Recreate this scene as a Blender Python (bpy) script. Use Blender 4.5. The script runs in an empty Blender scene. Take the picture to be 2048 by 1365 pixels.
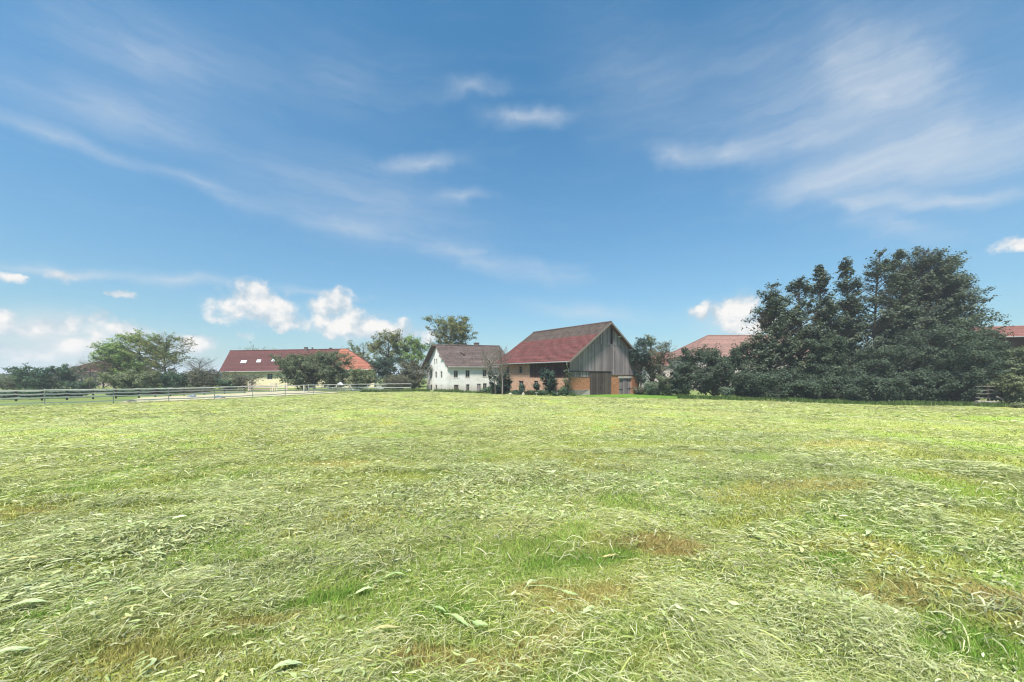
import bpy, math, random
import numpy as np
from mathutils import Vector

scene = bpy.context.scene
col = scene.collection
R = math.radians

# ------------------------------------------------------------------ camera, sky, sun, exposure
FPX, CX, HY, EYE = 740.0, 1024.0, 748.0, 1.6      # focal length and centre of a 2048 px wide frame
cam_d = bpy.data.cameras.new('camera')
cam = bpy.data.objects.new('camera', cam_d)
col.objects.link(cam)
cam.location = (0, 0, EYE)
cam.rotation_euler = (R(90), 0, 0)
cam_d.sensor_width = 36
cam_d.lens = FPX / 2048 * 36
cam_d.shift_y = (HY - 682.5) / 2048
cam_d.clip_start, cam_d.clip_end = 0.05, 9000
scene.camera = cam

scene.view_settings.view_transform = 'Standard'
scene.view_settings.look = 'None'
scene.view_settings.gamma = 1
scene.view_settings.use_curve_mapping = False
scene.view_settings.exposure = 1.4
scene.cycles.max_bounces = 6
scene.cycles.diffuse_bounces = 3
scene.cycles.glossy_bounces = 2
scene.cycles.transmission_bounces = 3
scene.cycles.transparent_max_bounces = 6
scene.cycles.filter_width = 1.1
scene.cycles.caustics_reflective = False
scene.cycles.caustics_refractive = False

SUN_EL, SUN_AZ = 61.0, 205.0                       # azimuth clockwise from +Y: behind the camera, a little to the left
SKY_STRENGTH = 0.0545

class NT:
    """small helper round a node tree"""
    def __init__(s, tree):
        s.t = tree
    def n(s, typ, **kw):
        nd = s.t.nodes.new(typ)
        for k, v in kw.items():
            setattr(nd, k, v)
        return nd
    def link(s, a, b):
        s.t.links.new(a, b)
    def _in(s, sock, v):
        if v is None:
            return
        if isinstance(v, bpy.types.NodeSocket):
            s.t.links.new(v, sock)
        else:
            sock.default_value = v
    def math(s, op, a, b=None, c=None, clamp=False):
        nd = s.n('ShaderNodeMath', operation=op, use_clamp=clamp)
        s._in(nd.inputs[0], a); s._in(nd.inputs[1], b); s._in(nd.inputs[2], c)
        return nd.outputs[0]
    def vmath(s, op, a, b=None):
        nd = s.n('ShaderNodeVectorMath', operation=op)
        s._in(nd.inputs[0], a); s._in(nd.inputs[1], b)
        return nd.outputs[0]
    def mix(s, f, a, b, blend='MIX'):
        nd = s.n('ShaderNodeMix', data_type='RGBA', blend_type=blend)
        s._in(nd.inputs[0], f); s._in(nd.inputs[6], a); s._in(nd.inputs[7], b)
        return nd.outputs[2]
    def noise(s, vec, scale, detail=4, rough=0.55, dim='3D', lac=2.0):
        nd = s.n('ShaderNodeTexNoise', noise_dimensions=dim)
        if vec is not None:
            s.link(vec, nd.inputs['Vector'])
        nd.inputs['Scale'].default_value = scale
        nd.inputs['Detail'].default_value = detail
        nd.inputs['Roughness'].default_value = rough
        nd.inputs['Lacunarity'].default_value = lac
        return nd
    def smooth(s, v, lo, hi, a=0.0, b=1.0):
        nd = s.n('ShaderNodeMapRange', interpolation_type='SMOOTHSTEP')
        s._in(nd.inputs['Value'], v)
        nd.inputs['From Min'].default_value = lo; nd.inputs['From Max'].default_value = hi
        nd.inputs['To Min'].default_value = a; nd.inputs['To Max'].default_value = b
        return nd.outputs[0]
    def ramp(s, f, stops):
        nd = s.n('ShaderNodeValToRGB')
        el = nd.color_ramp.elements
        while len(el) < len(stops):
            el.new(0.5)
        for e, (p, c) in zip(el, stops):
            e.position = p; e.color = (*c, 1) if len(c) == 3 else c
        s._in(nd.inputs[0], f)
        return nd.outputs[0]
    def mapping(s, vec, loc=(0, 0, 0), rot=(0, 0, 0), scale=(1, 1, 1), typ='POINT'):
        nd = s.n('ShaderNodeMapping', vector_type=typ)
        s._in(nd.inputs['Vector'], vec)
        nd.inputs['Location'].default_value = loc
        nd.inputs['Rotation'].default_value = rot
        nd.inputs['Scale'].default_value = scale
        return nd.outputs[0]

def build_world():
    w = bpy.data.worlds.new('World')
    scene.world = w
    w.use_nodes = True
    w.node_tree.nodes.clear()
    k = NT(w.node_tree)
    sky = k.n('ShaderNodeTexSky', sky_type='NISHITA', sun_disc=False)
    sky.sun_elevation = R(SUN_EL); sky.sun_rotation = R(SUN_AZ)
    sky.altitude = 500; sky.air_density = 1.0; sky.dust_density = 0.7; sky.ozone_density = 1.6
    # the air of the day: a little more cyan and paler than the raw model
    d = k.n('ShaderNodeTexCoord').outputs['Generated']
    sx = k.n('ShaderNodeSeparateXYZ'); k.link(d, sx.inputs[0])
    az = k.math('ARCTAN2', sx.outputs[0], sx.outputs[1])
    el = k.math('ARCSINE', sx.outputs[2])
    cmb = k.n('ShaderNodeCombineXYZ'); k.link(az, cmb.inputs[0]); k.link(el, cmb.inputs[1])
    A = cmb.outputs[0]
    base = k.vmath('SCALE', k.mix(1.0, sky.outputs[0], SKY_TINT, 'MULTIPLY'))
    k.link(k.smooth(el, -.2, .55, .45, .84), base.node.inputs['Scale'])
    base = k.mix(1.0, base, k.mix(k.smooth(el, .3, .8), (1, 1, 1, 1), (.76, .97, 1.02, 1)), 'MULTIPLY')

    def ae(px, py):
        X, Z = (px - CX) / FPX, (HY - py) / FPX
        return math.atan(X), math.atan2(Z, math.sqrt(1 + X * X))
    def blob(vec, p1, p2, hw, inten, typ='QUADRATIC_SPHERE'):
        a, b = ae(*p1), ae(*p2)
        mx, my = (a[0] + b[0]) / 2, (a[1] + b[1]) / 2
        ln = math.hypot(b[0] - a[0], b[1] - a[1]) / 2 * 1.3 + hw * (.5 if typ != 'SPHERICAL' else 1.0) / FPX
        rot = math.atan2(b[1] - a[1], b[0] - a[0])
        dist = 1 + ((( p1[0] + p2[0]) / 2 - CX) / FPX) ** 2
        m = k.mapping(vec, (mx, my, 0), (0, 0, rot), (ln, hw * 1.5 / FPX / dist ** 0.5, 1), 'TEXTURE')
        g = k.n('ShaderNodeTexGradient', gradient_type=typ)
        k.link(m, g.inputs[0])
        return k.math('MULTIPLY', g.outputs['Fac'], inten)
    def total(vec, lst, op='ADD', typ='QUADRATIC_SPHERE'):
        acc = None
        for it in lst:
            b = blob(vec, *it, typ)
            acc = b if acc is None else k.math(op, acc, b)
        return acc
    # --- cirrus
    wn = k.noise(A, 3.2, 4, 0.55)
    warp = k.vmath('MULTIPLY', k.vmath('SUBTRACT', wn.outputs['Color'], (0.5, 0.5, 0.5)), (0.15, 0.06, 0))
    A2 = k.vmath('ADD', A, warp)
    wf = k.noise(A, 13, 4, 0.6)
    A2 = k.vmath('ADD', A2, k.vmath('MULTIPLY', k.vmath('SUBTRACT', wf.outputs['Color'], (0.5, 0.5, 0.5)), (0.11, 0.035, 0)))
    left = total(A2, [((-80, 195), (270, 330), 20, .55), ((200, 300), (570, 428), 18, .52), ((500, 400), (880, 500), 20, .45), ((800, 470), (1060, 548), 24, .6), ((980, 530), (1200, 562), 24, .5),
                      ((-60, 150), (440, 290), 46, .5), ((40, 30), (520, 180), 95, .42), ((330, 270), (1000, 460), 80, .38), ((-80, 512), (240, 540), 13, 1.0), ((180, 534), (500, 568), 16, .85), ((510, 572), (760, 592), 9, .6),
                      ((1010, 605), (1340, 634), 20, .6), ((480, 612), (900, 632), 18, .3), ((380, 60), (900, 190), 80, .18)])
    right = total(A2, [((955, 232), (1150, 228), 16, .85), ((735, 336), (925, 318), 17, .9), ((855, 396), (985, 384), 13, .65), ((850, 187), (1020, 172), 15, .45), ((1270, 312), (1420, 316), 24, .75), ((1360, 312), (1600, 278), 24, .75),
                       ((1560, 290), (1760, 225), 34, .6), ((1690, 205), (1880, 172), 56, .95), ((1660, 10), (1790, 200), 44, .45), ((1480, 392), (1800, 330), 32, .8), ((1650, 345), (2120, 290), 54, 1.1), ((1740, 250), (2120, 315), 70, .65),
                       ((1600, 396), (1900, 412), 18, .8), ((1780, 412), (2140, 384), 15, 1.0), ((1680, 430), (1920, 466), 20, .5), ((1420, 140), (2080, 110), 150, .42), ((1120, 90), (1500, 240), 110, .24), ((1500, 250), (2080, 420), 130, .3)])
    fl = k.noise(k.mapping(A2, (0, 0, 0), (0, 0, R(20)), (2.0, 17, 1)), 1.9, 9, 0.68)
    fr = k.noise(k.mapping(A2, (3, 1, 0), (0, 0, R(-8)), (1.9, 15, 1)), 1.9, 9, 0.68)
    cl = k.math('MULTIPLY', left, k.smooth(fl.outputs['Fac'], .25, .72, .35, 1.15))
    cr = k.math('MULTIPLY', right, k.smooth(fr.outputs['Fac'], .22, .76, .45, 1.12))
    thin = k.math('MULTIPLY', k.smooth(fr.outputs['Fac'], .45, .8), .05)
    cirrus = k.math('MULTIPLY', k.math('ADD', k.math('ADD', cl, cr), thin), .95)
    cirrus = k.math('SUBTRACT', 1, k.math('POWER', 2.718, k.math('MULTIPLY', cirrus, -1.15)), clamp=True)
    bank = total(A, [((-80, 660), (200, 650), 46, 1.0), ((-80, 705), (420, 695), 50, 1.0), ((560, 650), (880, 675), 34, .5), ((430, 610), (600, 640), 34, .35), ((1370, 640), (1620, 650), 44, .7)])
    bank = k.math('MULTIPLY', bank, k.smooth(k.noise(k.mapping(A, (0, 0, 0), (0, 0, 0), (1, 2.2, 1)), 7, 6, .6).outputs['Fac'], .3, .65, .45, 1.1), clamp=True)
    # --- cumulus low over the horizon
    cn = k.noise(A, 15, 8, 0.55)
    cn2 = k.noise(A, 46, 4, 0.55)
    wv = k.vmath('MULTIPLY', k.vmath('SUBTRACT', k.noise(A, 22, 5, .6).outputs['Color'], (.5, .5, .5)), (.035, .03, 0))
    A3 = k.vmath('ADD', A, wv)
    cum = total(A3, [((455, 608), (560, 618), 36, 1.35), ((495, 594), (525, 592), 30, 1.35), ((500, 632), (610, 648), 20, 1.15),
                     ((640, 616), (690, 608), 30, 1.35), ((645, 640), (760, 656), 30, 1.3), ((700, 664), (860, 668), 24, 1.2),
                     ((-40, 640), (30, 650), 26, 1.1), ((40, 655), (190, 640), 24, 1.2), ((60, 690), (200, 686), 20, .85), ((215, 668), (300, 664), 22, .95), ((120, 712), (330, 700), 14, .7),
                     ((-30, 700), (90, 705), 24, .75), ((345, 692), (425, 690), 20, .8),
                     ((1385, 628), (1425, 630), 13, .95), ((1430, 622), (1500, 612), 28, 1.3), ((1420, 652), (1560, 645), 28, .9), ((1445, 606), (1480, 604), 20, 1.2),
                     ((112, 553), (135, 556), 12, .95), ((228, 587), (265, 589), 8, .9), ((2005, 489), (2080, 485), 14, 1.1), ((10, 557), (40, 557), 9, .7), ((480, 672), (495, 672), 16, .7)], 'MAXIMUM', 'SPHERICAL')
    edge = k.math('ADD', cum, k.math('MULTIPLY', k.math('SUBTRACT', cn.outputs['Fac'], .5), 2.6))
    edge = k.math('ADD', edge, k.math('MULTIPLY', k.math('SUBTRACT', cn2.outputs['Fac'], .5), .7))
    cum_a = k.math('MULTIPLY', k.smooth(edge, .14, .78), k.smooth(cum, .0, .25))
    up = k.noise(k.vmath('ADD', A, (-.012, .022, 0)), 15, 6, 0.55)
    lit = k.math('ADD', .55, k.math('MULTIPLY', k.math('SUBTRACT', cn.outputs['Fac'], up.outputs['Fac']), 5.0), clamp=True)
    lit = k.math('MULTIPLY', lit, k.smooth(edge, .3, .95, .6, 1.0))
    cumcol = k.mix(lit, CUM_SHADE, CUM_LIGHT)
    # moist air whitens towards the horizon
    hz = k.math('POWER', 2.718, k.math('MULTIPLY', k.math('ABSOLUTE', el), -7.5))
    c0 = k.mix(k.math('MULTIPLY', hz, .62), base, HAZE_COL)
    c1 = k.mix(cirrus, c0, CIRRUS_COL)
    c1 = k.mix(bank, c1, BANK_COL)
    c2 = k.mix(k.math('MULTIPLY', cum_a, .93), c1, cumcol)
    bg = k.n('ShaderNodeBackground')
    bg.inputs['Strength'].default_value = SKY_STRENGTH
    k.link(c2, bg.inputs['Color'])
    out = k.n('ShaderNodeOutputWorld')
    k.link(bg.outputs[0], out.inputs[0])
    w.cycles.sampling_method = 'MANUAL'
    w.cycles.sample_map_resolution = 512

SKY_TINT = (0.88, 1.47, 1.55, 1)
CIRRUS_COL = (4.7, 5.2, 5.7, 1)
BANK_COL = (5.2, 5.5, 5.7, 1)
CUM_LIGHT = (7.1, 6.8, 6.5, 1)
CUM_SHADE = (3.7, 4.5, 5.1, 1)
HAZE_COL = (4.2, 4.8, 5.2, 1)
build_world()

sun_d = bpy.data.lights.new('sun', 'SUN')
sun = bpy.data.objects.new('sun', sun_d)
col.objects.link(sun)
sun_d.energy = 3.4
sun_d.angle = R(9)
sun_d.color = (1.0, 0.96, 0.88)
_s = Vector((math.sin(R(SUN_AZ)) * math.cos(R(SUN_EL)), math.cos(R(SUN_AZ)) * math.cos(R(SUN_EL)), math.sin(R(SUN_EL))))
sun.rotation_euler = _s.to_track_quat('Z', 'Y').to_euler()
sun.location = _s * 100

# ------------------------------------------------------------------ helpers
def tag(o, label=None, cat=None, group=None, kind=None):
    if label: o['label'] = label
    if cat: o['category'] = cat
    if group: o['group'] = group
    if kind: o['kind'] = kind
    return o

def empty(name, loc, label, cat, group=None):
    o = bpy.data.objects.new(name, None)
    col.objects.link(o)
    o.location = loc
    o.empty_display_size = 0.3
    return tag(o, label, cat, group)

def raw_mesh(name, verts, faces_flat, nper, mat, parent=None, smooth=False, uv=None, colors=None):
    """faces_flat: (nf, nper) int array"""
    me = bpy.data.meshes.new(name)
    verts = np.asarray(verts, dtype=np.float32)
    if parent is not None:
        verts = verts - np.array(parent_loc(parent), dtype=np.float32)
    nf = len(faces_flat)
    me.vertices.add(len(verts)); me.vertices.foreach_set('co', verts.ravel())
    me.loops.add(nf * nper); me.loops.foreach_set('vertex_index', np.asarray(faces_flat, dtype=np.int32).ravel())
    me.polygons.add(nf); me.polygons.foreach_set('loop_start', np.arange(nf, dtype=np.int32) * nper)
    if smooth:
        me.polygons.foreach_set('use_smooth', np.ones(nf, dtype=bool))
    if uv is not None:
        l = me.uv_layers.new(name='UVMap'); l.data.foreach_set('uv', np.asarray(uv, dtype=np.float32).ravel())
    if colors is not None:
        c = me.color_attributes.new('tone', 'FLOAT_COLOR', 'POINT')
        cc = np.ones((len(verts), 4), dtype=np.float32); cc[:, :3] = colors
        c.data.foreach_set('color', cc.ravel())
    me.update(calc_edges=True)
    me.materials.append(mat)
    o = bpy.data.objects.new(name, me)
    col.objects.link(o)
    if parent is not None:
        o.parent = parent
    return o

def parent_loc(p):
    v = Vector((0, 0, 0))
    while p is not None:
        v = v + p.location
        p = p.parent
    return v

class MB:
    def __init__(s):
        s.v, s.f, s.uv = [], [], []
    def poly(s, pts, uvs=None):
        i = len(s.v)
        s.v += [tuple(p) for p in pts]
        s.f.append(tuple(range(i, i + len(pts))))
        s.uv.append(uvs or [(0, 0)] * len(pts))
    def hexa(s, p):
        """p: 8 points, bottom ring 0-3 then top ring 4-7"""
        for q in ((3, 2, 1, 0), (4, 5, 6, 7), (0, 1, 5, 4), (1, 2, 6, 5), (2, 3, 7, 6), (3, 0, 4, 7)):
            a, b, c, d = [Vector(p[i]) for i in q]
            L, H = (b - a).length, (d - a).length
            s.poly([a, b, c, d], [(0, 0), (L, 0), (L, H), (0, H)])
    def bar(s, a, b, w, h, up=Vector((0, 0, 1))):
        a, b = Vector(a), Vector(b)
        t = (b - a).normalized()
        side = t.cross(up)
        if side.length < 1e-4:
            side = t.cross(Vector((0, 1, 0)))
        side.normalize()
        n = side.cross(t).normalized()
        s_, n_ = side * w / 2, n * h / 2
        s.hexa([a - s_ - n_, a + s_ - n_, b + s_ - n_, b - s_ - n_, a - s_ + n_, a + s_ + n_, b + s_ + n_, b - s_ + n_])
    def tube(s, pts, rad, n=8):
        pts = [Vector(p) for p in pts]
        if not isinstance(rad, (list, tuple)):
            rad = [rad] * len(pts)
        rings = []
        for i, p in enumerate(pts):
            t = (pts[min(i + 1, len(pts) - 1)] - pts[max(i - 1, 0)]).normalized()
            x = t.cross(Vector((0.13, 0.31, 1.0)) if abs(t.z) < .95 else Vector((1, 0, 0))).normalized()
            y = t.cross(x)
            rings.append([p + (x * math.cos(2 * math.pi * j / n) + y * math.sin(2 * math.pi * j / n)) * rad[i] for j in range(n)])
        for i in range(len(rings) - 1):
            for j in range(n):
                k = (j + 1) % n
                s.poly([rings[i][j], rings[i][k], rings[i + 1][k], rings[i + 1][j]])
        s.poly(rings[0][::-1]); s.poly(rings[-1])
    def build(s, name, mat, parent=None, label=None, smooth=False):
        me = bpy.data.meshes.new(name)
        off = parent_loc(parent) if parent is not None else Vector((0, 0, 0))
        me.from_pydata([tuple(Vector(v) - off) for v in s.v], [], s.f)
        l = me.uv_layers.new(name='UVMap')
        l.data.foreach_set('uv', np.array([c for f in s.uv for c in f], dtype=np.float32).ravel())
        if smooth:
            me.polygons.foreach_set('use_smooth', np.ones(len(me.polygons), dtype=bool))
        me.materials.append(mat)
        me.update()
        o = bpy.data.objects.new(name, me)
        col.objects.link(o)
        if parent is not None:
            o.parent = parent
        if label:
            o['label'] = label
        return o

# ---- numpy noise
_rng0 = np.random.default_rng(7)
_LAT = _rng0.random((256, 256))
def vnoise(x, y):
    xi, yi = np.floor(x).astype(int), np.floor(y).astype(int)
    fx, fy = x - xi, y - yi
    fx, fy = fx * fx * (3 - 2 * fx), fy * fy * (3 - 2 * fy)
    g = lambda i, j: _LAT[i & 255, j & 255]
    return (g(xi, yi) * (1 - fx) + g(xi + 1, yi) * fx) * (1 - fy) + (g(xi, yi + 1) * (1 - fx) + g(xi + 1, yi + 1) * fx) * fy
def fbm(x, y, o=4):
    s, a, t = 0, 1.0, 0
    for i in range(o):
        s = s + a * vnoise(x * 2 ** i + 17.3 * i, y * 2 ** i + 5.1 * i); t += a; a *= .5
    return s / t
def sstep(a, b, x):
    t = np.clip((x - a) / (b - a), 0, 1)
    return t * t * (3 - 2 * t)

# ---- terrain: a field that falls gently away from the viewer and to the right
def gz(x, y):
    x, y = np.asarray(x, dtype=float), np.asarray(y, dtype=float)
    yy = np.maximum(y, -20)
    z = -2.45 * (1 - np.exp(-yy / 50.0))
    z = z - .8 * sstep(12, 52, x) * sstep(5, 45, y) + .22 * sstep(38, 62, y) * sstep(-4, -20, x)
    z = z + .10 * (fbm(x * .06 + 3, y * .06 + 9, 3) - .5) * sstep(6, 25, np.hypot(x, y))
    return z
def gz1(x, y):
    return float(gz(np.array([x]), np.array([y]))[0])
def P(px, py, D):
    return Vector(((px - CX) / FPX * D, D, EYE + (HY - py) / FPX * D))
def X_at(px, D):
    return (px - CX) / FPX * D
def on_ground(px, py):
    """point of the terrain seen at a pixel"""
    X, Z = (px - CX) / FPX, (HY - py) / FPX
    t = 1.0
    for _ in range(4000):
        if EYE + Z * t < gz1(X * t, t):
            break
        t += 0.02 if t < 8 else 0.1
    return X * t, t

# ------------------------------------------------------------------ materials
def mat(name, fn):
    m = bpy.data.materials.new(name)
    m.use_nodes = True
    m.node_tree.nodes.clear()
    k = NT(m.node_tree)
    sh = fn(k)
    out = k.n('ShaderNodeOutputMaterial')
    k.link(sh, out.inputs[0])
    return m
def princ(k, color, rough=.8, bump=None, bstr=.3, spec=.3, bdist=.02, metal=0):
    p = k.n('ShaderNodeBsdfPrincipled')
    k._in(p.inputs['Base Color'], color)
    k._in(p.inputs['Roughness'], rough)
    p.inputs['Specular IOR Level'].default_value = spec
    p.inputs['Metallic'].default_value = metal
    if bump is not None:
        b = k.n('ShaderNodeBump'); b.inputs['Strength'].default_value = bstr; b.inputs['Distance'].default_value = bdist
        k.link(bump, b.inputs['Height']); k.link(b.outputs[0], p.inputs['Normal'])
    return p.outputs[0]
def c4(c):
    return (*c, 1)
def objco(k):
    return k.n('ShaderNodeNewGeometry').outputs['Position']
def uvco(k):
    return k.n('ShaderNodeTexCoord').outputs['UV']
def island(k):
    return k.n('ShaderNodeNewGeometry').outputs['Random Per Island']

def leaf_mat(name, stops, trans=.32, clump=.55):
    def f(k):
        pos = objco(k)
        n = k.noise(pos, 1.1, 3, .6).outputs['Fac']
        v = k.math('ADD', k.math('MULTIPLY', island(k), 1 - clump), k.math('MULTIPLY', k.smooth(n, .3, .7), clump))
        c = k.ramp(v, stops)
        d = k.n('ShaderNodeBsdfPrincipled')
        k.link(c, d.inputs['Base Color']); d.inputs['Roughness'].default_value = .6
        d.inputs['Specular IOR Level'].default_value = .25
        t = k.n('ShaderNodeBsdfTranslucent')
        k.link(k.mix(1, c, (1.2, 1.3, .7, 1), 'MULTIPLY'), t.inputs['Color'])
        mx = k.n('ShaderNodeMixShader'); mx.inputs[0].default_value = trans
        k.link(d.outputs[0], mx.inputs[1]); k.link(t.outputs[0], mx.inputs[2])
        return mx.outputs[0]
    return mat(name, f)

def tile_mat(name, c_lo, c_hi, c_var, split=None, tw=.24, th=.36, moss=.3):
    """roof tiles laid in courses; uv in metres (along the eave, up the slope)"""
    def f(k):
        uv = uvco(k)
        s = k.n('ShaderNodeSeparateXYZ'); k.link(uv, s.inputs[0])
        row = k.math('FLOOR', k.math('DIVIDE', s.outputs[1], th))
        half = k.math('MULTIPLY', k.math('MODULO', row, 2), .5)
        colm = k.math('FLOOR', k.math('ADD', k.math('DIVIDE', s.outputs[0], tw), half))
        cb = k.n('ShaderNodeCombineXYZ'); k.link(colm, cb.inputs[0]); k.link(row, cb.inputs[1])
        wn = k.n('ShaderNodeTexWhiteNoise', noise_dimensions='2D'); k.link(cb.outputs[0], wn.inputs['Vector'])
        n = k.noise(uv, .55, 5, .65).outputs['Fac']
        n2 = k.noise(k.mapping(uv, scale=(2.5, .35, 1)), 1, 4, .6).outputs['Fac']
        rw = k.n('ShaderNodeTexWhiteNoise', noise_dimensions='1D'); k.link(row, rw.inputs['W'])
        lo = k.mix(wn.outputs['Value'], c4(c_lo[0]), c4(c_lo[1]))
        if split is not None:
            hi = k.mix(wn.outputs['Value'], c4(c_hi[0]), c4(c_hi[1]))
            e = k.math('ADD', s.outputs[1], k.math('MULTIPLY', k.math('SUBTRACT', n, .5), .25))
            lo = k.mix(k.smooth(e, split - .12, split + .12), lo, hi)
        c = k.mix(k.math('MULTIPLY', k.smooth(n, .48, .72), moss), lo, c4(c_var))
        c = k.mix(k.math('MULTIPLY', k.smooth(n2, .5, .75), .35), c, (.05, .04, .035, 1))
        c = k.mix(k.math('MULTIPLY', rw.outputs['Value'], .42), c, (.04, .03, .03, 1))
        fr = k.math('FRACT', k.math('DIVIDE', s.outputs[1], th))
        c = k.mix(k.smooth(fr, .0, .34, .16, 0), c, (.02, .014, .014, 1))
        fu = k.math('FRACT', k.math('ADD', k.math('DIVIDE', s.outputs[0], tw), half))
        h = k.math('ADD', k.math('MULTIPLY', fr, -.6), k.math('SINE', k.math('MULTIPLY', fu, 3.14159)))
        return princ(k, c, .85, h, .12, .2, .03)
    return mat(name, f)

def plaster_mat(name, c, stain, amount=.5, low=None):
    def f(k):
        p = objco(k)
        n = k.noise(p, .6, 6, .65).outputs['Fac']
        st = k.noise(k.mapping(p, scale=(1.6, 1.6, .35)), 1.2, 5, .65).outputs['Fac']
        cc = k.mix(k.math('MULTIPLY', k.smooth(n, .42, .75), amount), c4(c), c4(stain))
        cc = k.mix(k.math('MULTIPLY', k.smooth(st, .52, .8), amount * .8), cc, c4([v * .55 for v in stain]))
        if low is not None:
            z = k.n('ShaderNodeSeparateXYZ'); k.link(p, z.inputs[0])
            w = k.math('ADD', z.outputs[2], k.math('MULTIPLY', k.math('SUBTRACT', n, .5), 2.4))
            cc = k.mix(k.smooth(w, low - .5, low + .9, .55, 0), cc, c4([stain[0] * .62, stain[1] * .56, stain[2] * .5]))
        return princ(k, cc, .9, k.noise(p, 9, 5, .6).outputs['Fac'], .35, .15)
    return mat(name, f)

def brick_mat(name, c1, c2, mortar, pale_col, amount):
    def f(k):
        uv = uvco(k)
        b = k.n('ShaderNodeTexBrick')
        k.link(uv, b.inputs['Vector'])
        b.inputs['Scale'].default_value = 1
        b.inputs['Brick Width'].default_value = .27; b.inputs['Row Height'].default_value = .1
        b.inputs['Mortar Size'].default_value = .012; b.inputs['Bias'].default_value = -.1
        b.inputs['Color1'].default_value = c4(c1); b.inputs['Color2'].default_value = c4(c2); b.inputs['Mortar'].default_value = c4(mortar)
        n = k.noise(uv, 2.0, 5, .7).outputs['Fac']
        n2 = k.noise(uv, 4.5, 5, .7).outputs['Fac']
        c = k.mix(k.math('MULTIPLY', k.smooth(n, .45, .56), amount), b.outputs['Color'], c4(pale_col))
        c = k.mix(k.smooth(n2, .54, .66, 0, .8), c, c4([pale_col[0] * 1.25, pale_col[1] * 1.3, pale_col[2] * 1.35]))
        c = k.mix(k.smooth(k.noise(uv, 3, 5, .7).outputs['Fac'], .54, .64, 0, .7), c, (.12, .05, .028, 1))
        return princ(k, c, .92, b.outputs['Fac'], .3, .15)
    return mat(name, f)

def board_mat(name, stops, streak=.5):
    def f(k):
        p = objco(k)
        n = k.noise(k.mapping(p, scale=(9, 9, .55)), 1, 5, .65).outputs['Fac']
        n2 = k.noise(k.mapping(p, scale=(.5, .5, .35)), 1, 3, .6).outputs['Fac']
        v = k.math('ADD', k.math('MULTIPLY', island(k), .55), k.math('MULTIPLY', n, .45))
        c = k.ramp(v, stops)
        c = k.mix(k.smooth(n, .5, .75, 0, streak), c, c4([s * .35 for s in stops[0][1]]))
        c = k.mix(k.smooth(n2, .45, .7, 0, .35), c, c4(stops[-1][1]))
        return princ(k, c, .9, n, .4, .15)
    return mat(name, f)

def plain(name, c, rough=.7, metal=0, spec=.3, var=.25, scale=6):
    def f(k):
        n = k.noise(objco(k), scale, 4, .6).outputs['Fac']
        cc = k.mix(k.smooth(n, .3, .7, 0, var), c4(c), c4([v * .45 for v in c]))
        return princ(k, cc, rough, None, .3, spec, .02, metal)
    return mat(name, f)

M = {}
M['tile_barn'] = tile_mat('barn_tiles', [(.105, .032, .029), (.19, .062, .054)], [(.062, .046, .037), (.125, .095, .078)], (.16, .10, .08), split=7.75, moss=.4)
M['tile_house'] = tile_mat('old_grey_brown_tiles', [(.085, .062, .055), (.15, .11, .098)], None, (.17, .135, .12), moss=.5)
M['tile_red'] = tile_mat('dark_red_tiles', [(.10, .036, .033), (.145, .05, .045)], None, (.13, .06, .052), moss=.4)
M['tile_orange'] = tile_mat('orange_tiles', [(.32, .115, .07), (.42, .16, .1)], None, (.3, .14, .1), moss=.4)
M['tile_brown'] = tile_mat('brown_tiles', [(.16, .075, .05), (.22, .105, .075)], None, (.18, .11, .09), moss=.5)
M['tile_tan'] = tile_mat('faded_orange_tiles', [(.27, .15, .118), (.35, .2, .16)], None, (.3, .2, .17), moss=.5)
M['tile_pink'] = tile_mat('faded_red_tiles', [(.29, .125, .105), (.37, .165, .135)], None, (.3, .2, .165), moss=.5)
M['white_plaster'] = plaster_mat('white_plaster', (.62, .6, .57), (.46, .43, .38), .6, low=-.9)
M['cream_plaster'] = plaster_mat('cream_plaster', (.66, .58, .38), (.5, .43, .27), .3)
M['beige_plaster'] = plaster_mat('beige_plaster', (.42, .34, .3), (.3, .24, .2), .5)
M['grey_plaster'] = plaster_mat('grey_plaster', (.52, .46, .42), (.36, .31, .27), .6)
M['brick_gable'] = brick_mat('orange_brick', (.40, .12, .05), (.48, .18, .085), (.46, .32, .22), (.48, .24, .14), .35)
M['brick_side'] = brick_mat('pale_brick', (.36, .14, .08), (.44, .21, .13), (.45, .36, .28), (.42, .30, .21), .6)  # paler, yellower brick for the long side than on the gable
M['board_grey'] = board_mat('weathered_grey_boards', [(0, (.085, .066, .068)), (.45, (.2, .162, .168)), (1, (.41, .34, .345))])
M['board_dark'] = board_mat('dark_brown_boards', [(0, (.025, .013, .012)), (.5, (.05, .027, .024)), (1, (.10, .062, .055))])
M['board_door'] = board_mat('brown_door_boards', [(0, (.04, .028, .024)), (.5, (.08, .058, .05)), (1, (.15, .115, .1))])
M['timber'] = plain('weathered_timber', (.2, .165, .14), .85)
M['timber_dark'] = plain('dark_timber', (.06, .042, .035), .85)
M['rail_pale'] = plain('pale_rail_wood', (.54, .53, .49), .8, var=.5, scale=2.5)
M['rail_grey'] = plain('grey_rail_wood', (.44, .43, .4), .85, var=.45, scale=2.5)
M['rail_weathered'] = plain('dark_weathered_rails', (.24, .22, .19), .85, var=.5)
M['post_grey'] = plain('grey_post', (.26, .27, .27), .7)
M['tape'] = plain('white_tape', (.62, .62, .55), .6, var=.15)
M['zinc'] = plain('zinc_sheet', (.4, .41, .41), .45, .6)
M['frame_white'] = plain('white_window_frame', (.55, .54, .52), .6)
M['frame_brown'] = plain('brown_window_frame', (.27, .24, .21), .7)
M['glass'] = plain('dark_window_glass', (.03, .033, .035), .12, 0, .5, .2)
M['glass_sky'] = plain('skylight_glass', (.5, .52, .54), .25, 0, .6, .05)
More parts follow.
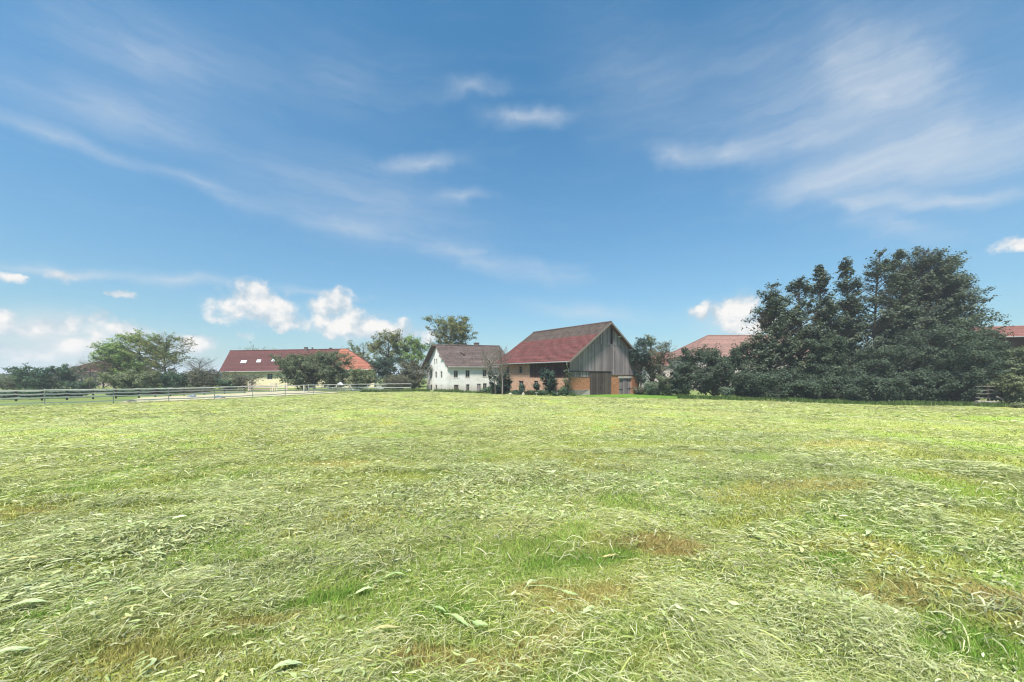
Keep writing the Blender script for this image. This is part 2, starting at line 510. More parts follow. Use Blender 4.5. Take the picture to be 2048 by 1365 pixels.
M['black'] = plain('dark_interior', (.012, .011, .011), .9)
M['concrete'] = plain('concrete', (.5, .43, .37), .9, var=.35, scale=2)
M['chimney'] = plain('chimney_plaster', (.13, .1, .09), .9)
M['white_sheet'] = plain('white_sheeting', (.5, .51, .52), .5, var=.1)
M['blue_plastic'] = plain('grey_blue_plastic', (.2, .225, .25), .5)
M['pink_wood'] = plain('pinkish_painted_wood', (.6, .5, .42), .7, var=.15)
M['purple_paint'] = plain('faded_purple_paint', (.3, .2, .24), .6)
M['bark'] = plain('grey_bark', (.085, .07, .055), .9, var=.5)
M['bark_pale'] = plain('pale_bark', (.2, .18, .15), .9, var=.45)
M['bark_purple'] = plain('purple_brown_twigs', (.085, .06, .06), .9, var=.4)
M['rubber'] = plain('dark_rubber', (.035, .033, .03), .8)

# foliage colours
LG = {}
LG['hedge'] = leaf_mat('dark_hedge_leaves', [(0, (0.022, 0.054, 0.037)), (.5, (0.056, 0.109, 0.063)), (1, (0.122, 0.190, 0.092))])
LG['light'] = leaf_mat('light_green_leaves', [(0, (0.083, 0.147, 0.040)), (.5, (0.176, 0.263, 0.075)), (1, (0.309, 0.357, 0.119))])
LG['olive'] = leaf_mat('olive_leaves', [(0, (0.072, 0.094, 0.047)), (.5, (0.154, 0.176, 0.090)), (1, (0.252, 0.260, 0.144))])
LG['greybrown'] = leaf_mat('grey_brown_leaves', [(0, (0.056, 0.060, 0.040)), (.5, (0.116, 0.116, 0.076)), (1, (0.198, 0.184, 0.118))])
LG['apple'] = leaf_mat('dull_green_leaves', [(0, (0.060, 0.076, 0.043)), (.5, (0.121, 0.147, 0.081)), (1, (0.202, 0.225, 0.120))])
LG['autumn'] = leaf_mat('autumn_green_leaves', [(0, (0.055, 0.084, 0.030)), (.5, (0.139, 0.158, 0.052)), (.8, (0.242, 0.214, 0.065)), (1, (0.317, 0.223, 0.084))])
LG['alder'] = leaf_mat('alder_leaves', [(0, (0.031, 0.044, 0.035)), (.5, (0.076, 0.100, 0.068)), (.85, (0.141, 0.156, 0.093)), (1, (0.203, 0.178, 0.100))], .28)
LG['alder_green'] = leaf_mat('dark_underwood_leaves', [(0, (0.021, 0.038, 0.026)), (.5, (0.054, 0.081, 0.052)), (1, (0.112, 0.144, 0.082))], .28)
LG['evergreen'] = leaf_mat('evergreen_leaves', [(0, (0.013, 0.032, 0.026)), (.5, (0.036, 0.065, 0.046)), (1, (0.082, 0.121, 0.082))], .2)
LG['silver'] = leaf_mat('pale_shrub_leaves', [(0, (0.065, 0.098, 0.065)), (.5, (0.117, 0.156, 0.104)), (1, (0.182, 0.221, 0.143))])
LG['brown'] = leaf_mat('brown_leaves', [(0, (0.056, 0.042, 0.034)), (.5, (0.105, 0.080, 0.063)), (1, (0.161, 0.126, 0.098))])
# ------------------------------------------------------------------ ground
# bare or differently coloured spots of the meadow: (pixel the spot was measured at, radii in metres, heading, what shows)
SPOTS_PX = [((1285, 1078), .62, .26, .2, 'brown'), ((1360, 1095), .5, .2, .1, 'brown'), ((1180, 1205), .5, .22, .3, 'straw'), ((1120, 1275), .34, .13, .2, 'straw'), ((1090, 1180), .3, .14, .2, 'straw'),
            ((890, 1235), .42, .2, .1, 'green'), ((1215, 1110), .4, .2, .4, 'green'), ((1130, 1130), .4, .16, .3, 'green'), ((960, 1325), .5, .12, .1, 'straw'), ((840, 1330), .3, .1, 0, 'brown'),
            ((1630, 972), 1.5, .5, .2, 'straw'), ((1480, 1045), .9, .28, .3, 'yellow'), ((1560, 1005), 1.2, .4, .4, 'yellow'), ((1760, 1185), .5, .24, .3, 'brown'), ((1700, 1165), .4, .2, .1, 'yellow'), ((1810, 1225), .35, .12, .2, 'brown'),
            ((1975, 1300), .3, .55, .2, 'green'), ((2030, 1220), .3, .6, .1, 'brown'), ((1900, 1330), .3, .2, .1, 'green'), ((2035, 1060), .8, 1.6, 0, 'yellow'), ((2000, 930), 1.6, 3.5, 0, 'yellow'), ((1930, 860), 2.5, 4, 0, 'yellow'),
            ((250, 1025), 1.0, .24, .2, 'yellow'), ((330, 1050), .6, .2, .2, 'green'), ((60, 1025), .8, .2, .1, 'straw'), ((330, 1320), .5, .14, .2, 'straw'), ((420, 1290), .4, .12, .3, 'green'), ((120, 1240), .4, .12, .3, 'green'),
            ((690, 930), 1.8, .5, .1, 'straw'), ((760, 955), 1.5, .45, .1, 'yellow'), ((1280, 890), 3.2, .9, .1, 'yellow'), ((1000, 925), 1.4, .4, .2, 'yellow'), ((1700, 890), 2.2, .8, .2, 'straw'), ((1640, 1120), .5, .14, .3, 'green'),
            ((620, 1200), .5, .12, .3, 'green'), ((200, 1130), .5, .16, .3, 'yellow'), ((480, 1240), .4, .12, .2, 'straw'), ((2046, 905), 1.2, 7, -.05, 'lime'), ((2030, 1000), .7, 2.5, -.05, 'lime'), ((2040, 840), 5, 5, 0, 'lime'), ((1880, 1130), .6, .2, .3, 'yellow'), ((560, 1340), .4, .1, .2, 'yellow')]
SPOTS = []
for (q, rx, ry, hd, kd) in SPOTS_PX:
    sx_, sy_ = on_ground(*q)
    SPOTS.append((sx_, sy_, rx, ry, hd, kd))
KCOL = {'brown': (.42, .33, .12), 'straw': (.47, .41, .14), 'yellow': (.38, .42, .10), 'green': (.21, .35, .06), 'lime': (.31, .42, .07)}

def spots_field(x, y):
    """how bare the meadow is (0..1) and the colour of the short sward there"""
    wx = x + .5 * (fbm(x * 1.1 + 40, y * 1.1, 3) - .5)
    wy = y + .5 * (fbm(x * 1.1, y * 1.1 + 70, 3) - .5)
    bare = np.zeros_like(x)
    c = np.zeros(x.shape + (3,)); wsum = np.zeros_like(x)
    for (sx_, sy_, rx, ry, hd, kd) in SPOTS:
        dx, dy = wx - sx_, wy - sy_
        a, b = dx * math.cos(hd) + dy * math.sin(hd), -dx * math.sin(hd) + dy * math.cos(hd)
        q = 1 - sstep(.4, 1.35, np.sqrt((a / rx) ** 2 + (b / ry) ** 2))
        bare = np.maximum(bare, q)
        c += q[..., None] * np.array(KCOL[kd]); wsum += q
    n = fbm(x * .55 + 11, y * .55 + 31, 3)
    n2 = fbm(x * .9 + 91, y * .9 + 7, 3)
    bare2 = sstep(.54, .68, n) * .75
    base = np.stack([.31 + .17 * sstep(.4, .7, n2), .43 + .03 * n2, .085 + .02 * n2], -1)
    w = np.clip(wsum, 0, 1)[..., None]
    cc = base * (1 - w) + (c / np.maximum(wsum, 1e-6)[..., None]) * w
    return np.clip(np.maximum(bare, bare2), 0, 1), cc

# outline of the mown field: the sand paddock, the farmyard and the wood's edge lie outside it
def in_field(x, y):
    far = np.interp(x, [-90, -41, -37, -33, -29, -25, -14, -2, 4, 10, 20, 27, 35, 60, 110], [24, 32.2, 37.5, 46, 53, 61.5, 66, 62.0, 56.0, 50.6, 48.0, 47.2, 46.6, 45.5, 45])
    return (y < far) & (y > -40)

def build_ground():
    na = 360
    rad = np.concatenate([[0.0], np.geomspace(.03, 90, 230), np.geomspace(95, 6000, 36)])
    th = np.linspace(0, 2 * math.pi, na, endpoint=False)
    rr, tt = np.meshgrid(rad[1:], th, indexing='ij')
    x, y = (rr * np.sin(tt)).ravel(), (rr * np.cos(tt)).ravel()
    x = np.concatenate([[0], x]); y = np.concatenate([[0], y])
    z = gz(x, y)
    r = np.hypot(x, y)
    z = z + .05 * (fbm(x * .8, y * .8, 4) - .5) * sstep(1.5, 4, r) * (1 - sstep(40, 80, r))
    bare, c = spots_field(x, y)
    hay = np.stack([.335 + .09 * fbm(x * .3, y * .3, 3), .395 + .06 * fbm(x * .4 + 5, y * .4, 3), .11 + .05 * fbm(x * .2, y * .2 + 8, 3)], -1)
    near = (1 - sstep(5, 22, r))[:, None]
    soil_shade = np.array([.105, .13, .036])  # soil green darkened near the viewer; shade between strands put into the colour
    hay = hay * np.array([1.02, .93, 1.12])
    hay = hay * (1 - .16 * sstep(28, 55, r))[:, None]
    under = hay * (1 - near) + soil_shade * near
    w = (bare * .85)[:, None] * (1 - .5 * near)
    colr = under * (1 - w) + c * w
    fld = in_field(x, y) | (r < 20)
    out = np.stack([.15 + .07 * fbm(x * .1, y * .1, 3), .19 + .06 * fbm(x * .12, y * .1, 3), .07 + 0 * x], -1)
    colr = np.where(fld[:, None], colr, out)
    nr = len(rad) - 1
    idx = np.arange(nr * na).reshape(nr, na) + 1
    a, b = idx[:-1], idx[1:]
    q = np.stack([a, b, np.roll(b, -1, 1), np.roll(a, -1, 1)], -1).reshape(-1, 4)[:, ::-1]
    inner = np.stack([np.zeros(na, int), np.zeros(na, int), np.roll(idx[0], -1), idx[0]], -1)
    V = np.stack([x, y, z], -1)
    # centre fan: a small disc of triangles written as quads is avoided by a ring of four quads
    q = q
    def f(k):
        at = k.n('ShaderNodeAttribute', attribute_name='tone')
        pos = objco(k)
        n = k.noise(pos, 3.2, 7, .7).outputs['Fac']
        nb = k.noise(k.mapping(pos, scale=(.9, 1.6, 1)), 1.1, 5, .65).outputs['Fac']
        c = k.mix(k.smooth(n, .35, .7, .55, 0), at.outputs['Color'], k.mix(1, at.outputs['Color'], (.5, .55, .45, 1), 'MULTIPLY'))
        c = k.mix(k.smooth(nb, .5, .72, 0, .45), c, k.mix(1, at.outputs['Color'], (1.3, 1.2, 1.2, 1), 'MULTIPLY'))
        return princ(k, c, .95, n, .6, .1, .06)
    m = mat('meadow_ground', f)
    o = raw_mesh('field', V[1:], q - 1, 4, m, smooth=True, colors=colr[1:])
    tag(o, kind='structure')
build_ground()

def drape(name, outline, matl, lift=.02, step=1.0, kind='structure'):
    """a sheet cut to an outline and laid on the terrain"""
    import bmesh
    bm = bmesh.new()
    vs = [bm.verts.new((p[0], p[1], 0)) for p in outline]
    bm.faces.new(vs)
    xs = [p[0] for p in outline]; ys = [p[1] for p in outline]
    for ax, (lo, hi) in ((0, (min(xs), max(xs))), (1, (min(ys), max(ys)))):
        t = lo + step
        while t < hi:
            co = (t, 0, 0) if ax == 0 else (0, t, 0)
            no = (1, 0, 0) if ax == 0 else (0, 1, 0)
            bmesh.ops.bisect_plane(bm, geom=bm.verts[:] + bm.edges[:] + bm.faces[:], plane_co=co, plane_no=no)
            t += step
    for v in bm.verts:
        v.co.z = gz1(v.co.x, v.co.y) + lift
    bm.normal_update(); bm.faces.ensure_lookup_table()
    if bm.faces[0].normal.z < 0:
        bmesh.ops.reverse_faces(bm, faces=bm.faces[:])
    me = bpy.data.meshes.new(name); bm.to_mesh(me); bm.free()
    me.materials.append(matl)
    o = bpy.data.objects.new(name, me); col.objects.link(o)
    tag(o, kind=kind)
    return o

# ------------------------------------------------------------------ fence line (needed for the paddock's outline)
def fence_pt(i):
    d = 32.4 * (1 + .12 * i)
    return X_at((89 + 164.8 * i) / (1 + .12 * i), d), d
FA = [fence_pt(i) for i in (-3, -2, -1, 0, 1, 2, 3, 4, 5, 6, 7, 8)] + [(X_at(768, 66), 66), (X_at(822, 68), 68)]

def sand_fn(k):
    p = objco(k)
    n = k.noise(p, .8, 6, .65).outputs['Fac']
    c = k.mix(k.smooth(n, .35, .7), (.42, .37, .26, 1), (.30, .27, .17, 1))
    c = k.mix(k.smooth(k.noise(p, .35, 4, .6).outputs['Fac'], .55, .7, 0, .6), c, (.2, .26, .09, 1))
    return princ(k, c, .95, n, .5, .1)
M['sand'] = mat('paddock_sand', sand_fn)
def lawn_fn(k):
    p = objco(k)
    n = k.noise(p, 1.1, 6, .65).outputs['Fac']
    n2 = k.noise(p, 14, 4, .7).outputs['Fac']
    c = k.mix(k.smooth(n, .35, .7), (.10, .20, .026, 1), (.16, .26, .042, 1))
    c = k.mix(k.smooth(n2, .4, .7, .4, 0), c, (.05, .12, .018, 1))
    return princ(k, c, .95, n2, .7, .1, .05)
M['lawn'] = mat('short_lawn', lawn_fn)
inner = [(x + .25, y + .1) for x, y in FA[4:11]]
FBp = [(-34, 38.2), (32, 39.6), (84, 40.8), (134, 42.2), (186, 43.8), (232, 45.2), (278, 46.8), (311, 48.2), (341, 49.6), (368, 51), (409, 53.2), (449, 55.6), (489, 58)]
drape('paddock_sand', inner + [(X_at(620, 68), 68), (X_at(545, 70), 70), (X_at(489, 61), 61)] + [(X_at(a, d), d + .4) for a, d in FBp[:5:-1]], M['sand'], .03, 1.5)
drape('lawn', [(9.9, 53.3), (11.5, 49.6), (20, 47.3), (24, 46.8), (27.8, 47.4), (28.5, 58), (25, 66), (9.2, 54.6)], M['lawn'], .03, 1.0)

# ------------------------------------------------------------------ buildings
class Wall:
    """a vertical wall plane: a runs along it, z is height above the base, d goes outwards"""
    def __init__(s, p0, t, n):
        s.p0, s.t, s.n = Vector(p0), Vector(t).normalized(), Vector(n).normalized()
    def pt(s, a, z, d=0.0):
        return s.p0 + s.t * a + s.n * d + Vector((0, 0, z))
    def at(s, px, py):
        q = (px - CX) / FPX
        a = (q * s.p0.y - s.p0.x) / (s.t.x - q * s.t.y)
        D = s.p0.y + a * s.t.y
        return a, EYE + (HY - py) / FPX * D - s.p0.z
    def rect(s, x0, x1, y0, y1):
        """opening whose corners were measured in the frame; heights taken at its middle"""
        a0, a1 = s.at(x0, y0)[0], s.at(x1, y0)[0]
        xm = (x0 + x1) / 2
        z1, z0 = s.at(xm, y0)[1], s.at(xm, y1)[1]
        return (min(a0, a1), max(a0, a1), z0, z1)

def wall_panel(mb, W, a0, a1, z0, z1, openings=(), depth=.22):
    As = sorted({a0, a1, *[v for o in openings for v in o[:2] if a0 < v < a1]})
    Zs = sorted({z0, z1, *[v for o in openings for v in o[2:4] if z0 < v < z1]})
    for i in range(len(As) - 1):
        for j in range(len(Zs) - 1):
            am, zm = (As[i] + As[i + 1]) / 2, (Zs[j] + Zs[j + 1]) / 2
            if any(o[0] < am < o[1] and o[2] < zm < o[3] for o in openings):
                continue
            uv = [(As[i], Zs[j]), (As[i + 1], Zs[j]), (As[i + 1], Zs[j + 1]), (As[i], Zs[j + 1])]
            mb.poly([W.pt(a, z) for a, z in uv], uv)
    for (b0, b1, c0, c1) in openings:
        for (p, q) in (((b0, c0), (b0, c1)), ((b0, c1), (b1, c1)), ((b1, c1), (b1, c0)), ((b1, c0), (b0, c0))):
            mb.poly([W.pt(*p), W.pt(*q), W.pt(*q, -depth), W.pt(*p, -depth)], [p, q, (q[0] + depth, q[1]), (p[0] + depth, p[1])])

def wbox(mb, W, a0, a1, z0, z1, d0, d1):
    mb.hexa([W.pt(a0, z0, d0), W.pt(a1, z0, d0), W.pt(a1, z0, d1), W.pt(a0, z0, d1), W.pt(a0, z1, d0), W.pt(a1, z1, d0), W.pt(a1, z1, d1), W.pt(a0, z1, d1)])

def window(root, W, o, fm, d=.16, cross=True, fw=.07, gl=None, sill=None, name='window'):
    a0, a1, z0, z1 = o
    mb = MB()
    wbox(mb, W, a0, a0 + fw, z0, z1, -d - .05, -d + .03)
    wbox(mb, W, a1 - fw, a1, z0, z1, -d - .05, -d + .03)
    wbox(mb, W, a0 + fw, a1 - fw, z1 - fw, z1, -d - .05, -d + .03)
    wbox(mb, W, a0 + fw, a1 - fw, z0, z0 + fw, -d - .05, -d + .03)
    if cross:
        am = (a0 + a1) / 2
        wbox(mb, W, am - fw * .4, am + fw * .4, z0 + fw, z1 - fw, -d - .04, -d + .02)
        if (z1 - z0) > .9:
            zc = z0 + (z1 - z0) * .68
            wbox(mb, W, a0 + fw, am - fw * .4, zc - .02, zc + .02, -d - .04, -d + .02)
            wbox(mb, W, am + fw * .4, a1 - fw, zc - .02, zc + .02, -d - .04, -d + .02)
    w = mb.build(name, fm, root)
    g = MB()
    uv = [(a0 + .01, z0 + .01), (a1 - .01, z0 + .01), (a1 - .01, z1 - .01), (a0 + .01, z1 - .01)]
    g.poly([W.pt(a, z, -d - .03) for a, z in uv], uv)
    g.build('pane', gl or M['glass'], w)
    if sill:
        s_ = MB(); wbox(s_, W, a0 - .08, a1 + .08, z0 - .07, z0 - .004, -d + .03, .06)
        s_.build('sill', sill, w)
    return w

def boards(mb, W, a0, a1, zlo, zhi, bw=.22, rng=None, thick=.03, off=0.0):
    """upright boards, each of its own width and a little proud or shy of its neighbours; zlo/zhi may be functions of a"""
    a = a0
    while a < a1 - .02:
        w = min(bw * rng.uniform(.75, 1.25), a1 - a)
        e = a + w - .012
        d = off + rng.uniform(0, .022)
        lo0, lo1 = (zlo(a), zlo(e)) if callable(zlo) else (zlo, zlo)
        hi0, hi1 = (zhi(a), zhi(e)) if callable(zhi) else (zhi, zhi)
        j = rng.uniform(-.02, .02)
        mb.hexa([W.pt(a, lo0 + j, d), W.pt(e, lo1 + j, d), W.pt(e, lo1 + j, d + thick), W.pt(a, lo0 + j, d + thick),
                 W.pt(a, hi0, d), W.pt(e, hi1, d), W.pt(e, hi1, d + thick), W.pt(a, hi0, d + thick)])
        a += w

def roof_slope(mb, E0, E1, R0, R1, course=.36, thick=.16, wave=0.0, rng=None):
    """one slope of a tiled roof from eave E0-E1 up to R0-R1, its courses overlapping like tiles"""
    E0, E1, R0, R1 = map(Vector, (E0, E1, R0, R1))
    t = (E1 - E0).normalized()
    n = t.cross(R0 - E0)
    if n.length < 1e-5:
        n = t.cross(R1 - E1)
    n.normalize()
    if n.z < 0:
        n = -n
    up = n.cross(t)
    if up.z < 0:
        up = -up
    H = max((R0 - E0).dot(up), (R1 - E1).dot(up))
    m = max(2, int(round(H / course)))
    seg = 10
    def uvof(p):
        return ((p - E0).dot(t), (p - E0).dot(up))
    def sag(f, s):
        return n * (wave * (math.sin(f * 7 + s * 3) + .6 * math.sin(f * 17 + s * 5)))
    for i in range(m):
        s0, s1 = i / m, (i + 1) / m
        for j in range(seg):
            f0, f1 = j / seg, (j + 1) / seg
            pts = []
            for (s_, f_) in ((s0, f0), (s0, f1), (s1, f1), (s1, f0)):
                l, r = E0.lerp(R0, s_), E1.lerp(R1, s_)
                pts.append(l.lerp(r, f_) + sag(f_, s_))
            lift = n * .045
            uv = [uvof(p) for p in pts]
            top = [pts[0] + lift, pts[1] + lift, pts[2], pts[3]]
            mb.poly(top, uv)
            mb.poly([pts[0], pts[1], pts[1] + lift, pts[0] + lift], [uv[0], uv[1], uv[1], uv[0]])
    dn = -n * thick
    mb.poly([E0 + dn, R0 + dn, R1 + dn, E1 + dn])
    for a, b in ((E0, E1), (E1, R1), (R1, R0), (R0, E0)):
        mb.poly([a, b, b + dn, a + dn])
    return n, t, up

def ridge_tiles(mb, a, b, rad=.14, n=6):
    a, b = Vector(a), Vector(b)
    L = (b - a).length
    k = max(2, int(L / .45))
    for i in range(k):
        p, q = a.lerp(b, i / k), a.lerp(b, (i + 1.06) / k)
        mb.tube([p, q], [rad * 1.08, rad * .94], n)

rngb = random.Random(11)
U = Vector((.798, .602, 0)).normalized()
V = Vector((-.602, .798, 0)).normalized()

def build_barn():
    D = 54.0
    c = Vector((X_at(1138.5, D), D, 0)); c.z = EYE + (HY - 794) / FPX * D
    root = empty('barn', c, 'big barn of orange brick and weathered grey boards under a red and grey tiled roof', 'barn')
    Wg = Wall(c, U, -V); Ws = Wall(c, V, -U)
    LG_, LS = 17.3, 17.8
    eo, go = .85, .8                                   # roof overhang at the eave and at the gable
    ze, zr = 5.12, 11.55
    mid = LG_ / 2
    sl = (zr - ze) / (mid + eo)
    rz = lambda a: (ze + sl * (a + eo) if a < mid else ze + sl * (LG_ - a + eo)) - .2
    zb0 = -1.0
    # measured heights on the gable
    zt = Wg.at(1180, 754)[1]; zp = Wg.at(1160, 780)[1]; zlt = Wg.at(1180, 745.6)[1]
    zbm = Wg.at(1250, 750)[1]
    dr = Wg.rect(1179.6, 1220.6, 744.5, 790)
    d2 = Wg.rect(1238.3, 1262.7, 757, 786)
    # --- gable, ground floor
    g = MB()
    wall_panel(g, Wg, 0, dr[0], zp, zt)
    g.build('brick_wall', M['brick_gable'], root, 'orange brick wall left of the sliding door')
    g = MB()
    wall_panel(g, Wg, dr[1], LG_, zb0, zbm, [(d2[0], d2[1], -.9, d2[3])], .3)
    Wr = Wall(c + U * LG_, V, U)
    wall_panel(g, Wr, 0, LS, zb0, zbm)
    g.build('brick_wall', M['brick_gable'], root, 'orange brick wall around the stable door')
    b = MB(); wall_panel(b, Wall(c - V * .03, U, -V), -.03, dr[0], zb0, zp)
    b.poly([c - V * .03 - U * .03 + Vector((0, 0, zb0)), c - V * .03 - U * .03 + Vector((0, 0, zp)), c - V * .03 + U * dr[0] + Vector((0, 0, zp)), c + Vector((0, 0, zp))][:3])
    b.poly([Wg.pt(-.03, zp, .03), Wg.pt(dr[0], zp, .03), Wg.pt(dr[0], zp, 0), Wg.pt(0, zp, 0)])
    b.build('plinth', M['concrete'], root)
    l = MB(); wbox(l, Wg, d2[0] - .25, d2[1] + .25, d2[3], d2[3] + .38, -.1, .03); l.build('lintel', M['concrete'], root)
    # --- gable boarding: strip beside the door, main field, upper field set out a little
    m = MB()
    boards(m, Wg, 0, dr[0] - .05, zt - .03, dr[3] + .1, .2, rngb, off=.01)
    seam = Wg.at(1210, 688)[1]
    am0 = (seam + .2 - ze) / sl - eo
    boards(m, Wg, 0.02, LG_ - .02, lambda a: dr[3] + .12 if a < dr[1] else zbm - .02, lambda a: min(rz(a), seam), .21, rngb, off=.05)
    sx0, sx1 = Wg.at(1219.5, 680)[0], Wg.at(1224, 680)[0]
    boards(m, Wg, am0 - .1, sx0, seam - .12, rz, .21, rngb, off=.1)
    boards(m, Wg, sx1, LG_ - am0 + .1, seam - .12, rz, .21, rngb, off=.1)
    m.build('boarding', M['board_grey'], root)
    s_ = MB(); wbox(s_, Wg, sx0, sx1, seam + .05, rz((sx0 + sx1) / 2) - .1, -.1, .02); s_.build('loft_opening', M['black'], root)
    r_ = MB(); wbox(r_, Wg, .1, dr[1] + .1, dr[3] + .02, dr[3] + .16, .09, .2); r_.build('door_rail', M['timber_dark'], root)
    # --- doors
    m = MB(); boards(m, Wg, dr[0], (dr[0] + dr[1]) / 2 - .02, -.12, dr[3], .24, rngb, off=.1)
    boards(m, Wg, (dr[0] + dr[1]) / 2 + .02, dr[1], -.12, dr[3], .24, rngb, off=.1)
    door = m.build('sliding_door', M['board_door'], root, 'tall brown sliding door of upright boards')
    h = MB(); wbox(h, Wg, (dr[0] + dr[1]) / 2 - .3, (dr[0] + dr[1]) / 2 - .24, 1.2, 1.6, .16, .24); h.build('handle', M['timber_dark'], door)
    m = MB(); boards(m, Wg, d2[0] + .02, d2[1] - .02, -.3, d2[3] - .02, .2, rngb, off=-.14)
    door2 = m.build('stable_door', M['board_grey'], root, 'low grey board door')
    for zz in (.75, d2[3] - .5):
        h = MB(); wbox(h, Wg, d2[0] + .03, d2[0] + 1.0, zz, zz + .07, -.08, -.05); h.build('strap_hinge', M['timber_dark'], door2)
        h = MB(); wbox(h, Wg, d2[1] - 1.0, d2[1] - .03, zz + .12, zz + .19, -.08, -.05); h.build('strap_hinge', M['timber_dark'], door2)
    # --- long side: brick house part at the back, dark boarding over a low brick wall at the front
    aw = Ws.at(1059.4, 740)[0]                          # where the boarding begins
    zw = Ws.at(1100, 756)[1]
    wins = [Ws.rect(1038.0, 1044.2, 733, 746.5), Ws.rect(1037.5, 1046.8, 762, 777.5), Ws.rect(1068, 1076, 762, 774.5), Ws.rect(1013.5, 1018.3, 733.5, 747.5)]
    dro = Ws.rect(1013, 1020, 762, 781)
    dro = (dro[0], dro[1], -.6, dro[3])
    zeh = ze + sl * eo - .1
    g = MB()
    lo = [w for w in wins if w[1] < aw]; hi = [w for w in wins if w[1] >= aw] + [dro]
    wall_panel(g, Ws, 0, aw, zb0, zw, lo)
    wall_panel(g, Ws, aw, LS, zb0, zeh, hi)
    g.build('brick_wall', M['brick_side'], root, 'pale brick wall of the long side')
    for w in wins:
        window(root, Ws, w, M['frame_brown'], .14, True, .06)
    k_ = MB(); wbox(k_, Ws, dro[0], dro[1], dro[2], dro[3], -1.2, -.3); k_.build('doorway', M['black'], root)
    m = MB(); boards(m, Ws, .05, aw - .02, zw + .02, zeh, .22, rngb, off=-.05)
    m.build('side_boarding', M['board_dark'], root, 'dark brown boards under the eave')
    q = MB(); wbox(q, Ws, aw - .12, aw + .02, zw + .02, zeh, -.04, .04); q.build('corner_post', M['timber'], root)
    # --- back walls so that the barn is closed
    g = MB(); Wb = Wall(c + V * LS, U, V)
    wall_panel(g, Wb, 0, LG_, zb0, zeh); g.poly([Wb.pt(0, zeh), Wb.pt(LG_, zeh), Wb.pt(mid, zr - .25)], [(0, 5), (17, 5), (8, 11)])
    wall_panel(g, Wall(c + U * LG_, V, U), 0, LS, zbm, zeh)
    g.build('back_wall', M['board_grey'], root)
    # --- roof
    def rp(a, bb, z):
        return c + U * a + V * bb + Vector((0, 0, z))
    b0, b1 = -go, LS + .5
    mb = MB()
    roof_slope(mb, rp(-eo, b1, ze), rp(-eo, b0, ze), rp(mid, b1, zr), rp(mid, b0, zr), wave=.03)
    roof_slope(mb, rp(LG_ + eo, b0, ze), rp(LG_ + eo, b1, ze), rp(mid, b0, zr), rp(mid, b1, zr), wave=.03)
    rf = mb.build('roof', M['tile_barn'], root)
    rt = MB(); ridge_tiles(rt, rp(mid, b1, zr + .06), rp(mid, b0, zr + .06)); rt.build('ridge', M['tile_house'], rf)
    for s0, s1 in ((-eo, mid), (LG_ + eo, mid)):
        for bb in (b0 - .05, b1 + .05):
            vb = MB(); vb.bar(rp(s0, bb, ze - .12), rp(s1, bb, zr - .12), .05, .3); vb.build('verge_board', M['timber'], rf)
    for a in (.1, mid - 5.6, mid - 2.6, mid + 2.6, mid + 5.6, LG_ - .1):
        z = rz(a) - .16
        pu = MB(); pu.bar(rp(a, b0 + .1, z), rp(a, .1, z), .19, .23); pu.build('purlin', M['rail_pale' if a in (mid + 2.6, mid + 5.6) else 'timber_dark'], rf)
    for i in range(20):
        bb = b0 + .5 + i * (b1 - b0 - 1) / 19
        ra = MB(); ra.bar(rp(-eo + .05, bb, ze - .24), rp(.2, bb, ze - .24 + sl * (eo + .15)), .1, .12); ra.build('rafter_end', M['timber_dark'], rf)
    gt = MB()
    gt.tube([rp(-eo - .09, b1, ze - .08), rp(-eo - .09, b0 - .03, ze - .04)], .085, 8)
    gt.build('gutter', M['zinc'], root)
    dp = MB()
    dp.tube([rp(-eo - .09, b0 + .35, ze - .1), rp(-eo - .09, b0 + .35, ze - .45), rp(-.5, -.1, ze - .85), rp(-.12, -.02, ze - 1.05), rp(-.12, -.02, .3)], .055, 8)
    dp.build('downpipe', M['zinc'], root)
build_barn()

